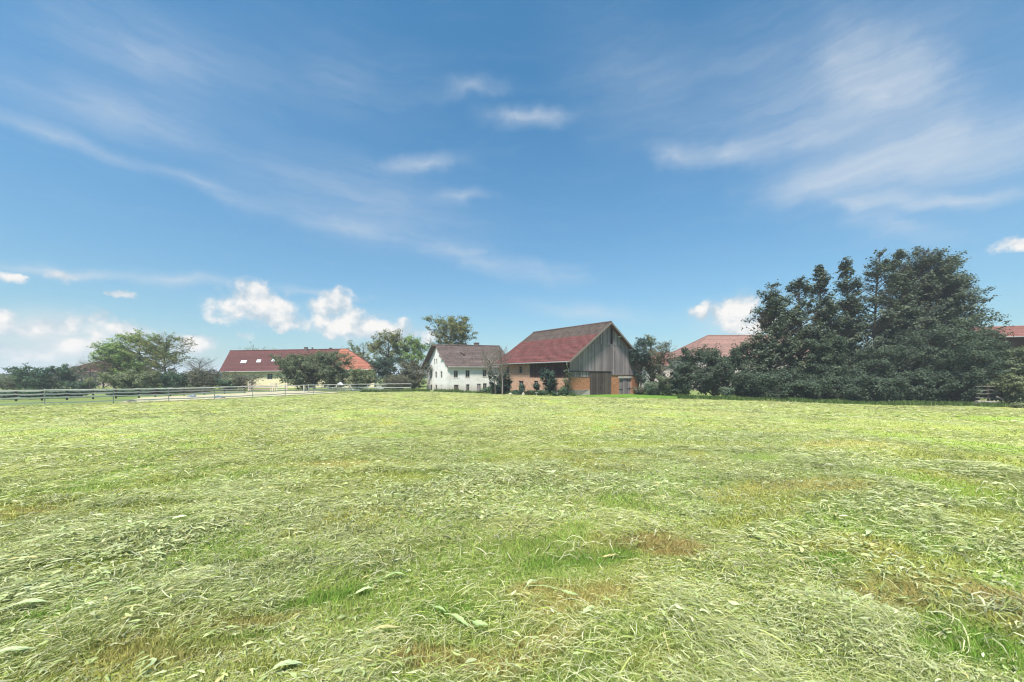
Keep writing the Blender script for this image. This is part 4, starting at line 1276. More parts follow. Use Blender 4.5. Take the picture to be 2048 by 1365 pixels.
def plant(name, label, cat, px, D, top, width, leafmat, kind='tree', prof='oval', nl=9000, ls=.13, seed=1, bark='bark', base=.2, stems=1, nlimb=70, ntwig=7, rise=.5,
          gap=.35, gapscale=.55, sig=.28, lean=0.0, group=None, droop=0.0, trunk_r=None, inner=.25, top_leaves=1.0, basez=None, tip=0.0, flat=.3):
    """tree or shrub: stems, limbs and twigs grown from the ground, leaves set along the twigs"""
    rng = np.random.default_rng(seed)
    x = X_at(px, D); z0 = gz1(x, D) if basez is None else basez
    H = EYE + (HY - top) / FPX * D - z0
    Rw = width / 2 / FPX * D - sig * .7
    H -= sig * (1.3 if kind == 'shrub' else .8)
    root = empty(name, (x, D, z0), label, cat, group)
    base_z = H * base
    cr = H - base_z
    pf = PROF[prof]
    # stems
    K = 9
    st, sr = [], []
    tr = trunk_r or max(.03, H * .016)
    for i in range(stems):
        ang = rng.uniform(0, 2 * np.pi); sp = 0 if stems == 1 else Rw * rng.uniform(.25, .75)
        hh = H * (1.0 if stems == 1 else rng.uniform(.72, 1.0))
        t = np.linspace(0, 1, K)
        wob = np.cumsum(rng.normal(0, .012 * H, (K, 2)), 0) * t[:, None]
        off = np.array([np.cos(ang), np.sin(ang)]) * sp * (t ** 1.2)[:, None] + (rng.uniform(-.15, .15, 2) * Rw if stems > 1 else 0)
        p = np.stack([wob[:, 0] + off[:, 0] + lean * H * t ** 1.3, wob[:, 1] + off[:, 1], hh * t * .985 - .15 * (t == 0)], -1)
        st.append(p); sr.append(tr * (1 if stems == 1 else .6) * (1 - .93 * t) ** .8 + .004)
    st, sr = np.array(st), np.array(sr)
    # limbs
    si = rng.integers(0, stems, nlimb)
    f = (np.arange(nlimb) + rng.uniform(0, 1, nlimb)) / nlimb
    if prof in ('dome',):
        f = f ** 1.1
    h = base_z + cr * (f * .97)
    tops = st[si, -1, 2]
    tt = np.clip(h / np.maximum(tops, .01), 0, .985)
    k0 = np.minimum((tt * (K - 1)).astype(int), K - 2); fr = tt * (K - 1) - k0
    org = st[si, k0] * (1 - fr)[:, None] + st[si, k0 + 1] * fr[:, None]
    az = np.arange(nlimb) * 2.39996 + rng.uniform(-.5, .5, nlimb)
    tc = np.clip((org[:, 2] - base_z) / cr, 0, 1)
    ln = pf(tc) * Rw * rng.uniform(.62, 1.12, nlimb)
    if stems > 1:
        ln *= .72
    ln = np.maximum(ln, .18 * Rw * (1 - tc) + .12)
    el = rise * (1 - .25 * tc) + rng.normal(0, .14, nlimb) + tip * tc
    d = np.stack([np.cos(az) * np.cos(el), np.sin(az) * np.cos(el), np.sin(el)], -1)
    KL = 6
    s = np.linspace(0, 1, KL)[None, :, None]
    curve = np.array([0, 0, 1.])[None, None] * (s ** 2) * (ln * (.16 - droop))[:, None, None]
    jit = np.cumsum(rng.normal(0, .035, (nlimb, KL, 3)), 1) * s * ln[:, None, None]
    limb = org[:, None] + d[:, None] * s * ln[:, None, None] + curve + jit
    lr = (np.maximum(tr * .42 * (1 - .75 * tc), .012))[:, None] * (1 - .85 * s[0, :, 0])[None] + .004
    # twigs
    NT_ = nlimb * ntwig
    li = np.repeat(np.arange(nlimb), ntwig)
    ts = rng.uniform(.22, 1.0, NT_) ** .8
    kk = np.minimum((ts * (KL - 1)).astype(int), KL - 2); fr = ts * (KL - 1) - kk
    to = limb[li, kk] * (1 - fr)[:, None] + limb[li, kk + 1] * fr[:, None]
    td = d[li] * .75 + rng.normal(0, .6, (NT_, 3)); td[:, 2] += .22 - droop
    td /= np.linalg.norm(td, axis=1, keepdims=True)
    tl = np.clip(ln[li] * rng.uniform(.22, .5, NT_), .18, 2.2)
    KT = 4
    s2 = np.linspace(0, 1, KT)[None, :, None]
    twig = to[:, None] + td[:, None] * s2 * tl[:, None, None] + rng.normal(0, .03, (NT_, KT, 3)) * tl[:, None, None] * s2
    trr = np.full((NT_, KT), .006 + .0012 * H / 4) * (1 - .75 * s2[0, :, 0])[None]
    # bring the whole plant to its measured height and half width
    kz = H / max(np.percentile(twig[:, -1, 2], 99.3), .1)
    rx_ = np.abs(twig[:, -1, 0] - lean * H * np.clip(twig[:, -1, 2] / H, 0, 1) ** 1.3)
    kx = np.clip(Rw / max(np.percentile(rx_, 99), .1), .5, 1.6)
    for arr in (st, limb, twig):
        arr[..., 2] *= kz
        arr[..., :2] *= kx
    bv, bq = tubes(st, sr, 8)
    lv, lq = tubes(limb, lr, 5)
    tv, tq = tubes(twig, trr, 3)
    v = np.concatenate([bv, lv, tv]); q = np.concatenate([bq, lq + len(bv), tq + len(bv) + len(lv)])
    wpos = np.array([x, D, z0])
    raw_mesh('trunk' if kind == 'tree' else 'stems', v + wpos, q, 4, M[bark], root, smooth=True)
    # leaves: in bunches along the twigs, thinned where a slow noise says "gap"
    if nl > 0:
        # every limb carries a few tufts; leaves sit on the outside of each tuft and face outwards, so tufts catch the light from above
        nb = int(nl)
        wgt = tl ** 1.5; wgt = wgt / wgt.sum()
        ti = rng.choice(NT_, nb, p=wgt)
        u = rng.uniform(.1, 1.05, nb)[:, None]
        cen = twig[ti, 0] * (1 - u) + twig[ti, -1] * u
        rad = np.minimum(1, .4 + tl[ti] / 1.1)[:, None] * sig * 1.5
        o = rng.normal(size=(nb, 3)); o /= np.linalg.norm(o, axis=1, keepdims=True) + 1e-9
        c = cen + o * rad * rng.uniform(.25, 1.1, nb)[:, None] ** .6 * np.array([1, 1, .7])
        gn = (fbm(c[:, 0] * gapscale + seed * 7.7 + c[:, 2] * .31, c[:, 2] * gapscale * 1.25 + c[:, 1] * .43 + seed * 3.3, 3))
        keep = gn > (gap * .62 + .2)
        tcz = np.clip((c[:, 2] - base_z) / cr, 0, 1)
        if top_leaves != 1.0:
            keep &= rng.uniform(0, 1, nb) < (1 - tcz * (1 - top_leaves))
        keep &= c[:, 2] > .05
        c, o = c[keep], o[keep]
        axis = np.stack([c[:, 0] - lean * H * tcz[keep], c[:, 1], (c[:, 2] - H * .45) * .6], -1)
        axis /= np.linalg.norm(axis, axis=1, keepdims=True) + 1e-9
        vv_, qq_ = leaf_quads(c, ls, rng, flat, .62, o * .8 + axis * .55)
        raw_mesh('crown' if kind == 'tree' else 'foliage', vv_ + wpos, qq_, 4, LG[leafmat], root)
    return root

T, S = 'tree', 'shrub'
def bush(label, px, D, top, width, leafmat, nl, seed, **kw):
    a = dict(kind='shrub', prof='dome', base=.04, stems=6, nlimb=90, ntwig=7, rise=.35, gap=.22, sig=.3, ls=.12)
    nm = kw.pop('nm', 'bush'); cat = kw.pop('cat', 'bush'); a.update(kw)
    return plant(nm, label, cat, px, D, top, width, leafmat, nl=nl, seed=seed, **a)

# --- left side
bush('low dark green bush at the very left edge behind the white tapes', 18, 74, 751, 120, 'apple', 9000, 1)
bush('dull green bush rising between the two dark bushes at the far left', 62, 76, 742, 90, 'apple', 8000, 2, ls=.13)
bush('rounded dark green bush left of the brown hipped house', 95, 70, 726, 96, 'hedge', 16000, 3, ls=.13)
bush('low dark bush under the brown hipped house', 160, 71, 757, 70, 'hedge', 4500, 4)
plant('bare_tree', 'leafless purple brown tree in front of the brown hipped house', 'tree', 180, 69, 712, 66, 'brown', nl=260, seed=5, bark='bark_purple', base=.22, nlimb=60, ntwig=9, rise=.65, ls=.09, prof='spread')
plant('bare_tree', 'brownish twiggy tree between the hipped house and the light green tree', 'tree', 207, 72, 708, 46, 'brown', nl=420, seed=6, bark='bark_purple', base=.15, nlimb=60, ntwig=8, rise=.6, ls=.1, prof='oval')
plant('leafy_tree', 'dense bright green tree left of the tall loose tree', 'tree', 228, 75, 683, 72, 'light', nl=13000, seed=7, base=.15, nlimb=90, gap=.3, prof='oval', rise=.3)
plant('leafy_tree', 'tall loose green tree with an airy crown at the left', 'tree', 280, 77, 660, 116, 'light', nl=24000, seed=8, base=.1, nlimb=110, gap=.42, gapscale=.75, prof='oval', rise=.28, ls=.14)
plant('leafy_tree', 'half bare tree with yellowing leaves and a dark forked trunk', 'tree', 330, 74, 664, 92, 'autumn', nl=8500, seed=9, base=.24, nlimb=70, ntwig=9, gap=.45, gapscale=.8, prof='oval', rise=.35, ls=.13, trunk_r=.2, bark='bark')
bush('broad olive green bush below the tall loose tree', 266, 66, 737, 124, 'olive', 17000, 10, ls=.12)
bush('small dark green bush at the foot of the half bare tree', 352, 68, 741, 62, 'hedge', 6000, 11)
plant('bare_tree', 'thin leafless tree standing out of the grey brown bush', 'tree', 398, 71, 709, 62, 'greybrown', nl=500, seed=12, base=.35, nlimb=60, ntwig=10, rise=.7, prof='spread', ls=.09)
bush('grey brown thicket left of the long red roofed house', 407, 70, 734, 88, 'greybrown', 12000, 13, ls=.11, ntwig=9)
bush('thin twiggy bush against the cream wall of the long house', 485, 72, 741, 82, 'greybrown', 3600, 14, ls=.1, ntwig=12, bark='bark_purple')
bush('low dark bush left below the cream wall', 460, 71, 754, 48, 'hedge', 3200, 15)
bush('big dull green bush in front of the long red roof', 611, 71, 702, 112, 'apple', 24000, 16, ls=.13, nlimb=130)
bush('dull green bush with a higher top right of the first big bush', 668, 73, 698, 96, 'apple', 20000, 17, ls=.13, nlimb=120)
bush('yellowish green bush in front of the orange roof end', 720, 72, 733, 62, 'olive', 8000, 18)
plant('distant_tree', 'distant tree whose bare tips show above the dark red roof', 'tree', 516, 125, 688, 66, 'olive', nl=1500, seed=19, base=.4, nlimb=50, ntwig=8, rise=.8, prof='spread', ls=.2)
# low dark hedge bushes hard behind the rail fence
for i, (px, D, w, top, mt, lab) in enumerate(((8, 44, 90, 775, 'hedge', 'low dark hedge bush behind the rail fence at the left edge'), (74, 45, 84, 773, 'hedge', 'low dark hedge bush behind the first thick fence post'), (138, 46.5, 76, 771, 'evergreen', 'low blackish hedge bush below the rounded dark bush'),
        (250, 50, 84, 772, 'hedge', 'low dark hedge bush under the olive green bush'), (318, 53, 74, 770, 'hedge', 'low dark hedge bush under the half bare tree'), (385, 57, 74, 769, 'greybrown', 'low brown hedge bush under the thin leafless tree'))):
    bush(lab, px, D, top, w, mt, 5200, 120 + i, ls=.1, nm='hedge_bush', cat='hedge', group='low hedge behind the rail fence')
# --- trees between the long house and the farmhouse
plant('leafy_tree', 'autumn tinted tree with a ragged crown right of the orange roof', 'tree', 728, 104, 680, 78, 'autumn', nl=7500, seed=20, base=.2, gap=.4, prof='oval', rise=.35, ls=.19, sig=.36)
plant('leafy_tree', 'tall dark leafy tree with sky between its branches left of the farmhouse', 'tree', 776, 98, 655, 92, 'autumn', nl=10500, seed=21, base=.2, gap=.42, gapscale=.6, prof='oval', rise=.38, ls=.19, sig=.4)
plant('leafy_tree', 'light green tree just left of the farmhouse gable', 'tree', 824, 96, 671, 80, 'light', nl=10000, seed=22, base=.2, gap=.36, prof='oval', rise=.6, ls=.18, sig=.4)
bush('dark green bush under the ragged autumn tree', 772, 82, 712, 84, 'evergreen', 13000, 23, ls=.14)
bush('brownish twiggy bush beside the farmhouse gable', 826, 76, 716, 76, 'greybrown', 11000, 24, ls=.12, ntwig=11, bark='bark_purple')
bush('low dark thicket at the end of the paddock fence', 800, 73, 745, 90, 'greybrown', 7000, 25, ls=.11)
plant('broad_tree', 'tall broad tree rising behind the roof of the white farmhouse', 'tree', 902, 100, 629, 106, 'autumn', nl=20000, seed=26, base=.24, nlimb=110, gap=.4, gapscale=.5, prof='oval', rise=.42, ls=.2, sig=.42, trunk_r=.42)
# --- in front of farmhouse and barn
plant('bare_tree', 'pale trunked leafless tree at the right corner of the farmhouse', 'tree', 987, 60, 692, 66, 'brown', nl=350, seed=27, bark='bark_pale', base=.28, nlimb=64, ntwig=12, rise=.95, ls=.08, prof='spread', stems=2, trunk_r=.17)
plant('bare_tree', 'slim pale trunk with bare twigs before the back end of the barn', 'tree', 1005, 58.5, 690, 50, 'brown', nl=350, seed=28, bark='bark_pale', base=.3, nlimb=56, ntwig=12, rise=.95, ls=.08, prof='oval', trunk_r=.14)
bush('dark evergreen bush between the two bare trunks', 1003, 60.2, 739, 54, 'evergreen', 13000, 29, ls=.1)
bush('small dark shrub at the foot of the farmhouse wall', 976, 63, 770, 36, 'hedge', 2600, 30, ls=.09)
bush('shrub growing over the first lower barn window', 1043, 57.3, 764, 17, 'evergreen', 2400, 31, ls=.08, stems=3)
bush('shrub growing over the second lower barn window', 1073, 56, 762, 19, 'evergreen', 3400, 32, ls=.08, stems=4)
plant('evergreen_shrub', 'tall dark evergreen bush in front of the dark barn boarding', 'bush', 1101, 54.6, 733, 40, 'evergreen', kind='shrub', nl=11500, seed=33, base=.03, stems=3, nlimb=110, rise=.4, prof='oval', gap=.12, ls=.085, sig=.2)
plant('thin_shrub', 'thin straggly shrub climbing up at the barn corner', 'bush', 1131, 53.4, 737, 30, 'apple', kind='shrub', nl=1300, seed=34, base=.08, stems=3, nlimb=46, rise=.8, prof='column', gap=.3, ls=.08, sig=.16)
bush('dark weeds at the barn corner by the downpipe', 1132, 52.9, 770, 30, 'hedge', 2600, 35, ls=.08)
for i, (px, D, w, lab) in enumerate(((1031, 57.6, 22, 'low weeds beside the grey rubble'), (1058, 56.2, 26, 'low dark weeds between the two window shrubs'), (1088, 54.6, 30, 'low weeds left of the tall evergreen bush'), (1115, 53.4, 26, 'low weeds right of the tall evergreen bush'))):
    bush(lab, px, D, 776, w, 'hedge', 1700, 36 + i, ls=.075, nm='weeds', cat='weeds', stems=4, nlimb=50)
# --- right of the barn
plant('young_tree', 'slender young tree against the right corner of the barn gable', 'tree', 1281, 62, 673, 52, 'evergreen', nl=14000, seed=41, base=.16, nlimb=90, rise=.8, gap=.28, prof='oval', ls=.1, sig=.24, top_leaves=.45)
plant('young_tree', 'slender young tree with yellowing tips right of the barn', 'tree', 1302, 63.5, 667, 46, 'autumn', nl=10000, seed=42, base=.15, nlimb=80, rise=.9, gap=.3, prof='oval', ls=.1, sig=.22, top_leaves=.45)
plant('young_tree', 'thin brownish tree with a dark forked trunk before the low red roof', 'tree', 1318, 61, 681, 60, 'greybrown', nl=9000, seed=43, base=.22, nlimb=70, rise=.6, gap=.34, prof='spread', ls=.1, sig=.26, top_leaves=.6, trunk_r=.14)
bush('dark brownish bush at the right corner of the barn', 1277, 61, 770, 32, 'greybrown', 2800, 44, ls=.09)
bush('pale green shrub on the lawn below the young trees', 1308, 60, 760, 46, 'silver', 5200, 45, ls=.09)
bush('green shrub between the young trees and the round bush', 1334, 59, 746, 46, 'apple', 7000, 46, ls=.09)
bush('round dark green bush at the end of the lawn', 1364, 57, 720, 66, 'alder_green', 14500, 47, ls=.11, nlimb=110, gap=.15)
bush('large domed green bush left of the tall trees', 1426, 56, 687, 128, 'alder_green', 32000, 48, ls=.12, nlimb=150, gap=.18)
bush('small pale grey green shrub at the edge of the mown field', 1455, 49.5, 769, 30, 'silver', 3000, 49, ls=.085)
bush('dark low bush between the domed bush and the first tall tree', 1482, 53, 738, 58, 'alder_green', 8500, 50, ls=.11)

# --- the row of tall dark alders
AL = [(1541, 52, 561, 112, .0, 'first and shortest of the tall dark trees, pointed like a fir'), (1602, 53, 549, 96, -.03, 'second of the tall dark trees with a pointed top'), (1651, 54.5, 531, 84, -.02, 'tall dark tree leaning a little left, third in the row'),
      (1689, 55, 511, 84, -.01, 'tall dark tree with a twin top, fourth in the row'), (1745, 55.5, 502, 98, .0, 'tall dark tree with a straight visible trunk in mid row'), (1801, 56, 497, 92, .0, 'tall loose dark tree beside the widest one'), (1866, 57, 493, 216, .0, 'widest and tallest dark tree at the right end of the row')]
for i, (px, D, top, w, ln, lab) in enumerate(AL):
    big = i == 6
    plant('alder', lab, 'tree', px, D, top, w * (1.0 if i < 2 else .92 if not big else .76), 'alder', nl=33000 if not big else 120000, seed=60 + i, base=.12 if not big else .15, nlimb=150 if not big else 300, ntwig=10, rise=.2 if not big else .35, tip=.45,
          gap=.46 if not big else .38, gapscale=.7, prof='alder' if not big else 'broadcone', ls=.15, sig=.34, lean=ln, trunk_r=.26, droop=.05, flat=.7, group='row of tall alders along the wood edge')
# --- underwood below them
UW = [(1515, 50, 735, 96, 'dark underwood at the foot of the first tall tree'), (1572, 50, 731, 84, 'dark bush between the first two tall trees'), (1652, 50, 664, 80, 'high dark bush under the third and fourth tall trees'), (1716, 51, 708, 100, 'dark bush right of the high bush in the wood edge'),
      (1780, 51, 688, 110, 'dark green bush before the loose tall tree'), (1872, 50, 640, 160, 'great rounded dark green bush below the widest tree'), (1944, 50, 668, 104, 'dark green bush sloping down right of the great rounded bush'),
      (1612, 48.5, 752, 76, 'low dark bush at the field edge under the second tall tree'), (1690, 48.5, 744, 84, 'low dark bush at the field edge in mid row'), (1760, 48, 748, 84, 'low bush with light green leaves under the straight trunk'), (1846, 47.5, 735, 96, 'low dark bush at the field edge below the great rounded bush'),
      (1912, 47, 738, 80, 'low dark bush left of the broken timber rails'), (1536, 49, 765, 70, 'lowest dark bush at the field edge under the first tall tree')]
for i, (px, D, top, w, lab) in enumerate(UW):
    n = int(9000 + w * (790 - top) * 1.9)
    bush(lab, px, D, top, w * 1.05, 'alder_green', n, 80 + i, ls=.105, nlimb=140, gap=.2, sig=.34)
bush('grey green bush at the right edge below the timbered house', 2032, 47, 688, 84, 'apple', 17000, 97, ls=.12, nlimb=120)
bush('dark overhanging bush behind the broken timber rails', 1985, 52, 690, 74, 'alder_green', 12000, 98, ls=.12)
bush('dull green bush hanging over the right edge of the field', 2052, 42, 742, 72, 'olive', 11000, 99, ls=.1)
bush('low weedy bush at the right corner of the field', 2046, 40, 800, 50, 'olive', 3500, 100, ls=.08)

# --- rough grass and weeds along the wood edge, the lawn and the barn: nobody could count the blades
def verge():
    rng = np.random.default_rng(17)
    segs = [((X_at(1345, 50), 48.0), (X_at(1440, 48), 47.6), .9, 1800), ((X_at(1440, 49), 48.2), (X_at(1960, 44.5), 44.6), 1.3, 9000), ((X_at(1950, 44), 43.8), (X_at(2060, 41), 41.5), 1.4, 3000), ((8.6, 52.8), (-3.5, 62.2), .9, 5200), ((-3.5, 62.5), (-14.5, 68.5), .6, 1500),
            ((-26, 63.5), (-15, 67.5), .6, 1500)]
    c = []
    for a, b, w, n in segs:
        t = rng.uniform(0, 1, n)
        o = rng.normal(0, w * .5, n)
        d = np.array([b[0] - a[0], b[1] - a[1]]); L = np.linalg.norm(d); nn = np.array([-d[1], d[0]]) / L
        c.append(np.array(a) + d * t[:, None] + nn * o[:, None])
    c = np.concatenate(c); n = len(c)
    z = gz(c[:, 0], c[:, 1])
    h = rng.uniform(.18, .62, n) * (.6 + .8 * fbm(c[:, 0] * .5, c[:, 1] * .5, 3))
    a = rng.uniform(0, 2 * np.pi, n); w = rng.uniform(.02, .05, n)
    dx, dy = np.cos(a), np.sin(a)
    ln = rng.normal(0, .3, (n, 2)) * h[:, None]
    b0 = np.stack([c[:, 0] - dx * w, c[:, 1] - dy * w, z - .03], -1); b1 = np.stack([c[:, 0] + dx * w, c[:, 1] + dy * w, z - .03], -1)
    t0 = np.stack([c[:, 0] + ln[:, 0] + dx * w * .3, c[:, 1] + ln[:, 1] + dy * w * .3, z + h], -1); t1 = np.stack([c[:, 0] + ln[:, 0] - dx * w * .3, c[:, 1] + ln[:, 1] - dy * w * .3, z + h * .97], -1)
    v = np.stack([b0, b1, t0, t1], 1).reshape(-1, 3)
    m = leaf_mat('rough_grass_blades', [(0, (.05, .085, .025)), (.5, (.09, .15, .04)), (1, (.16, .2, .07))])
    o = raw_mesh('rough_grass', v, np.arange(n * 4).reshape(n, 4), 4, m)
    tag(o, 'rough uncut grass along the wood edge and the barn wall', 'grass', kind='stuff')
verge()

# --- far woods on the horizon
def far_woods():
    rng = np.random.default_rng(23)
    n = 42000
    a = rng.uniform(-1.35, 1.35, n)
    r = rng.uniform(330, 420, n)
    x, y = r * np.sin(a), r * np.cos(a)
    h = (1.2 + 4.2 * fbm(a * 14, a * 0 + 3, 4)) * rng.uniform(0, 1, n) ** .7
    c = np.stack([x, y, gz(x, y) + h], -1)
    v, q = leaf_quads(c, 1.1, rng, .1, .8)
    o = raw_mesh('distant_woods', v, q, 4, LG['hedge'])
    tag(o, 'thin line of distant woods on the horizon', 'woods', kind='stuff')
far_woods()
# ------------------------------------------------------------------ the mown grass
def grass_mat(name, trans=.3):
    def f(k):
        at = k.n('ShaderNodeAttribute', attribute_name='tone')
        d = k.n('ShaderNodeBsdfPrincipled')
        k.link(at.outputs['Color'], d.inputs['Base Color']); d.inputs['Roughness'].default_value = .8
        d.inputs['Specular IOR Level'].default_value = .12
        t = k.n('ShaderNodeBsdfTranslucent'); k.link(at.outputs['Color'], t.inputs['Color'])
        mx = k.n('ShaderNodeMixShader'); mx.inputs[0].default_value = trans
        k.link(d.outputs[0], mx.inputs[1]); k.link(t.outputs[0], mx.inputs[2])
        return mx.outputs[0]
    return mat(name, f)
M['hay'] = grass_mat('cut_grass_strands')
M['blade'] = grass_mat('standing_grass_blades', .35)

HALF = R(62)
def sample(rng, n, r0, r1, power):
    """points in front of the viewer, density falling with distance"""
    u = rng.uniform(0, 1, n)
    if abs(power - 2) < 1e-3:
        r = r0 * (r1 / r0) ** u
    else:
        e = 2 - power
        r = (r0 ** e + u * (r1 ** e - r0 ** e)) ** (1 / e)
    a = rng.uniform(-HALF, HALF, n)
    return r * np.sin(a), r * np.cos(a), r

def heaps(x, y):
    """thickness of the cut grass lying on the sward"""
    a = fbm(x * .42 + 50, y * .42 + 20, 4)
    b = fbm(x * 1.5 + 5, y * 1.5 + 60, 3)
    t = .012 + .10 * sstep(.50, .78, a) + .045 * sstep(.45, .75, b)
    for (hx, hy, rr, hh) in HEAPS:
        t = t + hh * np.exp(-((x - hx) ** 2 + (y - hy) ** 2) / rr ** 2)
    return t
HEAPS = []
for (q, rr, hh) in (((1560, 1075), .45, .10), ((1760, 1290), .34, .11), ((1030, 1045), .35, .09), ((1330, 1215), .4, .07), ((120, 1290), .4, .09), ((1740, 968), .5, .16), ((1990, 897), .9, .25), ((1880, 870), .8, .15), ((1380, 1290), .35, .06), ((440, 1210), .5, .07),
                    ((800, 1095), .4, .06), ((330, 1190), .4, .08), ((1960, 950), .8, .14), ((1150, 1330), .35, .08), ((1590, 925), .5, .1), ((1830, 1080), .5, .09), ((1650, 1260), .35, .07)):
    hx, hy = on_ground(*q)
    HEAPS.append((hx, hy, rr, hh))

def heading(x, y):
    return .35 + 5.5 * (fbm(x * .33 + 9, y * .33 + 2, 3) - .5) + 3.0 * (fbm(x * 1.3 + 19, y * 1.3 + 22, 2) - .5)

def ribbons(name, x, y, zb, th, L, W, C, rng, mat_, arch, seg=3, curl=.9, twist=.5, pitch=.25, leafy=None, lobes=None):
    n = len(x)
    s = np.linspace(-.5, .5, seg + 1)
    bend = rng.normal(0, curl, n)
    hd = th[:, None] + bend[:, None] * s[None]
    st = L[:, None] / seg
    dx, dy = np.cos(hd), np.sin(hd)
    px = x[:, None] + np.cumsum(dx * st, 1) - .5 * np.sum(dx * st, 1, keepdims=True)
    py = y[:, None] + np.cumsum(dy * st, 1) - .5 * np.sum(dy * st, 1, keepdims=True)
    pz = zb[:, None] + arch[:, None] * (1 - (2 * s[None]) ** 2) + (rng.normal(0, pitch, n) * L)[:, None] * s[None] * .6
    gzz = gz(x, y)[:, None]
    pz = np.maximum(pz, gzz + .004)
    tw = rng.normal(0, twist, n)[:, None] + rng.normal(0, twist * .6, n)[:, None] * s[None]
    ct, sn = np.cos(tw), np.sin(tw)
    if leafy is None:
        wp = np.array([.55, 1.0, .95, .18] if seg == 3 else [.6, 1, .2] if seg == 2 else np.sin(np.linspace(.25, 2.95, seg + 1)))
    else:
        wp = np.array(leafy)
    w = W[:, None] * wp[None] * .5
    if lobes is not None:
        w = w * (1 + rng.uniform(-lobes, lobes, w.shape))
    nx, ny = -dy, dx
    A = np.stack([px + nx * w * ct, py + ny * w * ct, pz + w * sn], -1)
    B = np.stack([px - nx * w * ct, py - ny * w * ct, pz - w * sn], -1)
    v = np.stack([A, B], 2).reshape(n, (seg + 1) * 2, 3)
    off = (np.arange(n) * (seg + 1) * 2)[:, None, None]
    k = np.arange(seg)
    f = np.stack([2 * k, 2 * k + 1, 2 * k + 3, 2 * k + 2], -1)[None] + off
    cc = np.repeat(C[:, None], (seg + 1) * 2, 1).reshape(-1, 3)
    return v.reshape(-1, 3), f.reshape(-1, 4), cc

HAYC = np.array([(.42, .47, .18), (.51, .56, .23), (.61, .65, .30), (.36, .45, .10), (.66, .69, .39), (.30, .38, .09), (.54, .54, .19), (.46, .56, .12), (.23, .31, .07)])
def hay_colour(rng, n, x, y, pale=0.0):
    c = HAYC[rng.integers(0, len(HAYC), n)]
    k = (.78 + .34 * fbm(x * .5 + 3, y * .5 + 44, 3))[:, None] * rng.uniform(.78, 1.2, (n, 1))
    c = c * k
    g = sstep(.45, .65, fbm(x * .25 + 77, y * .25 + 1, 3))[:, None]
    c = c * (1 - g * .25) + c.mean(1, keepdims=True) * np.array([.92, 1.12, .62]) * (g * .25)
    return c * np.array([1.02, .945, 1.1])

def join(parts):
    vs, fs, cs, o = [], [], [], 0
    for v, f, c in parts:
        vs.append(v); fs.append(f + o); cs.append(c); o += len(v)
    return np.concatenate(vs), np.concatenate(fs), np.concatenate(cs)

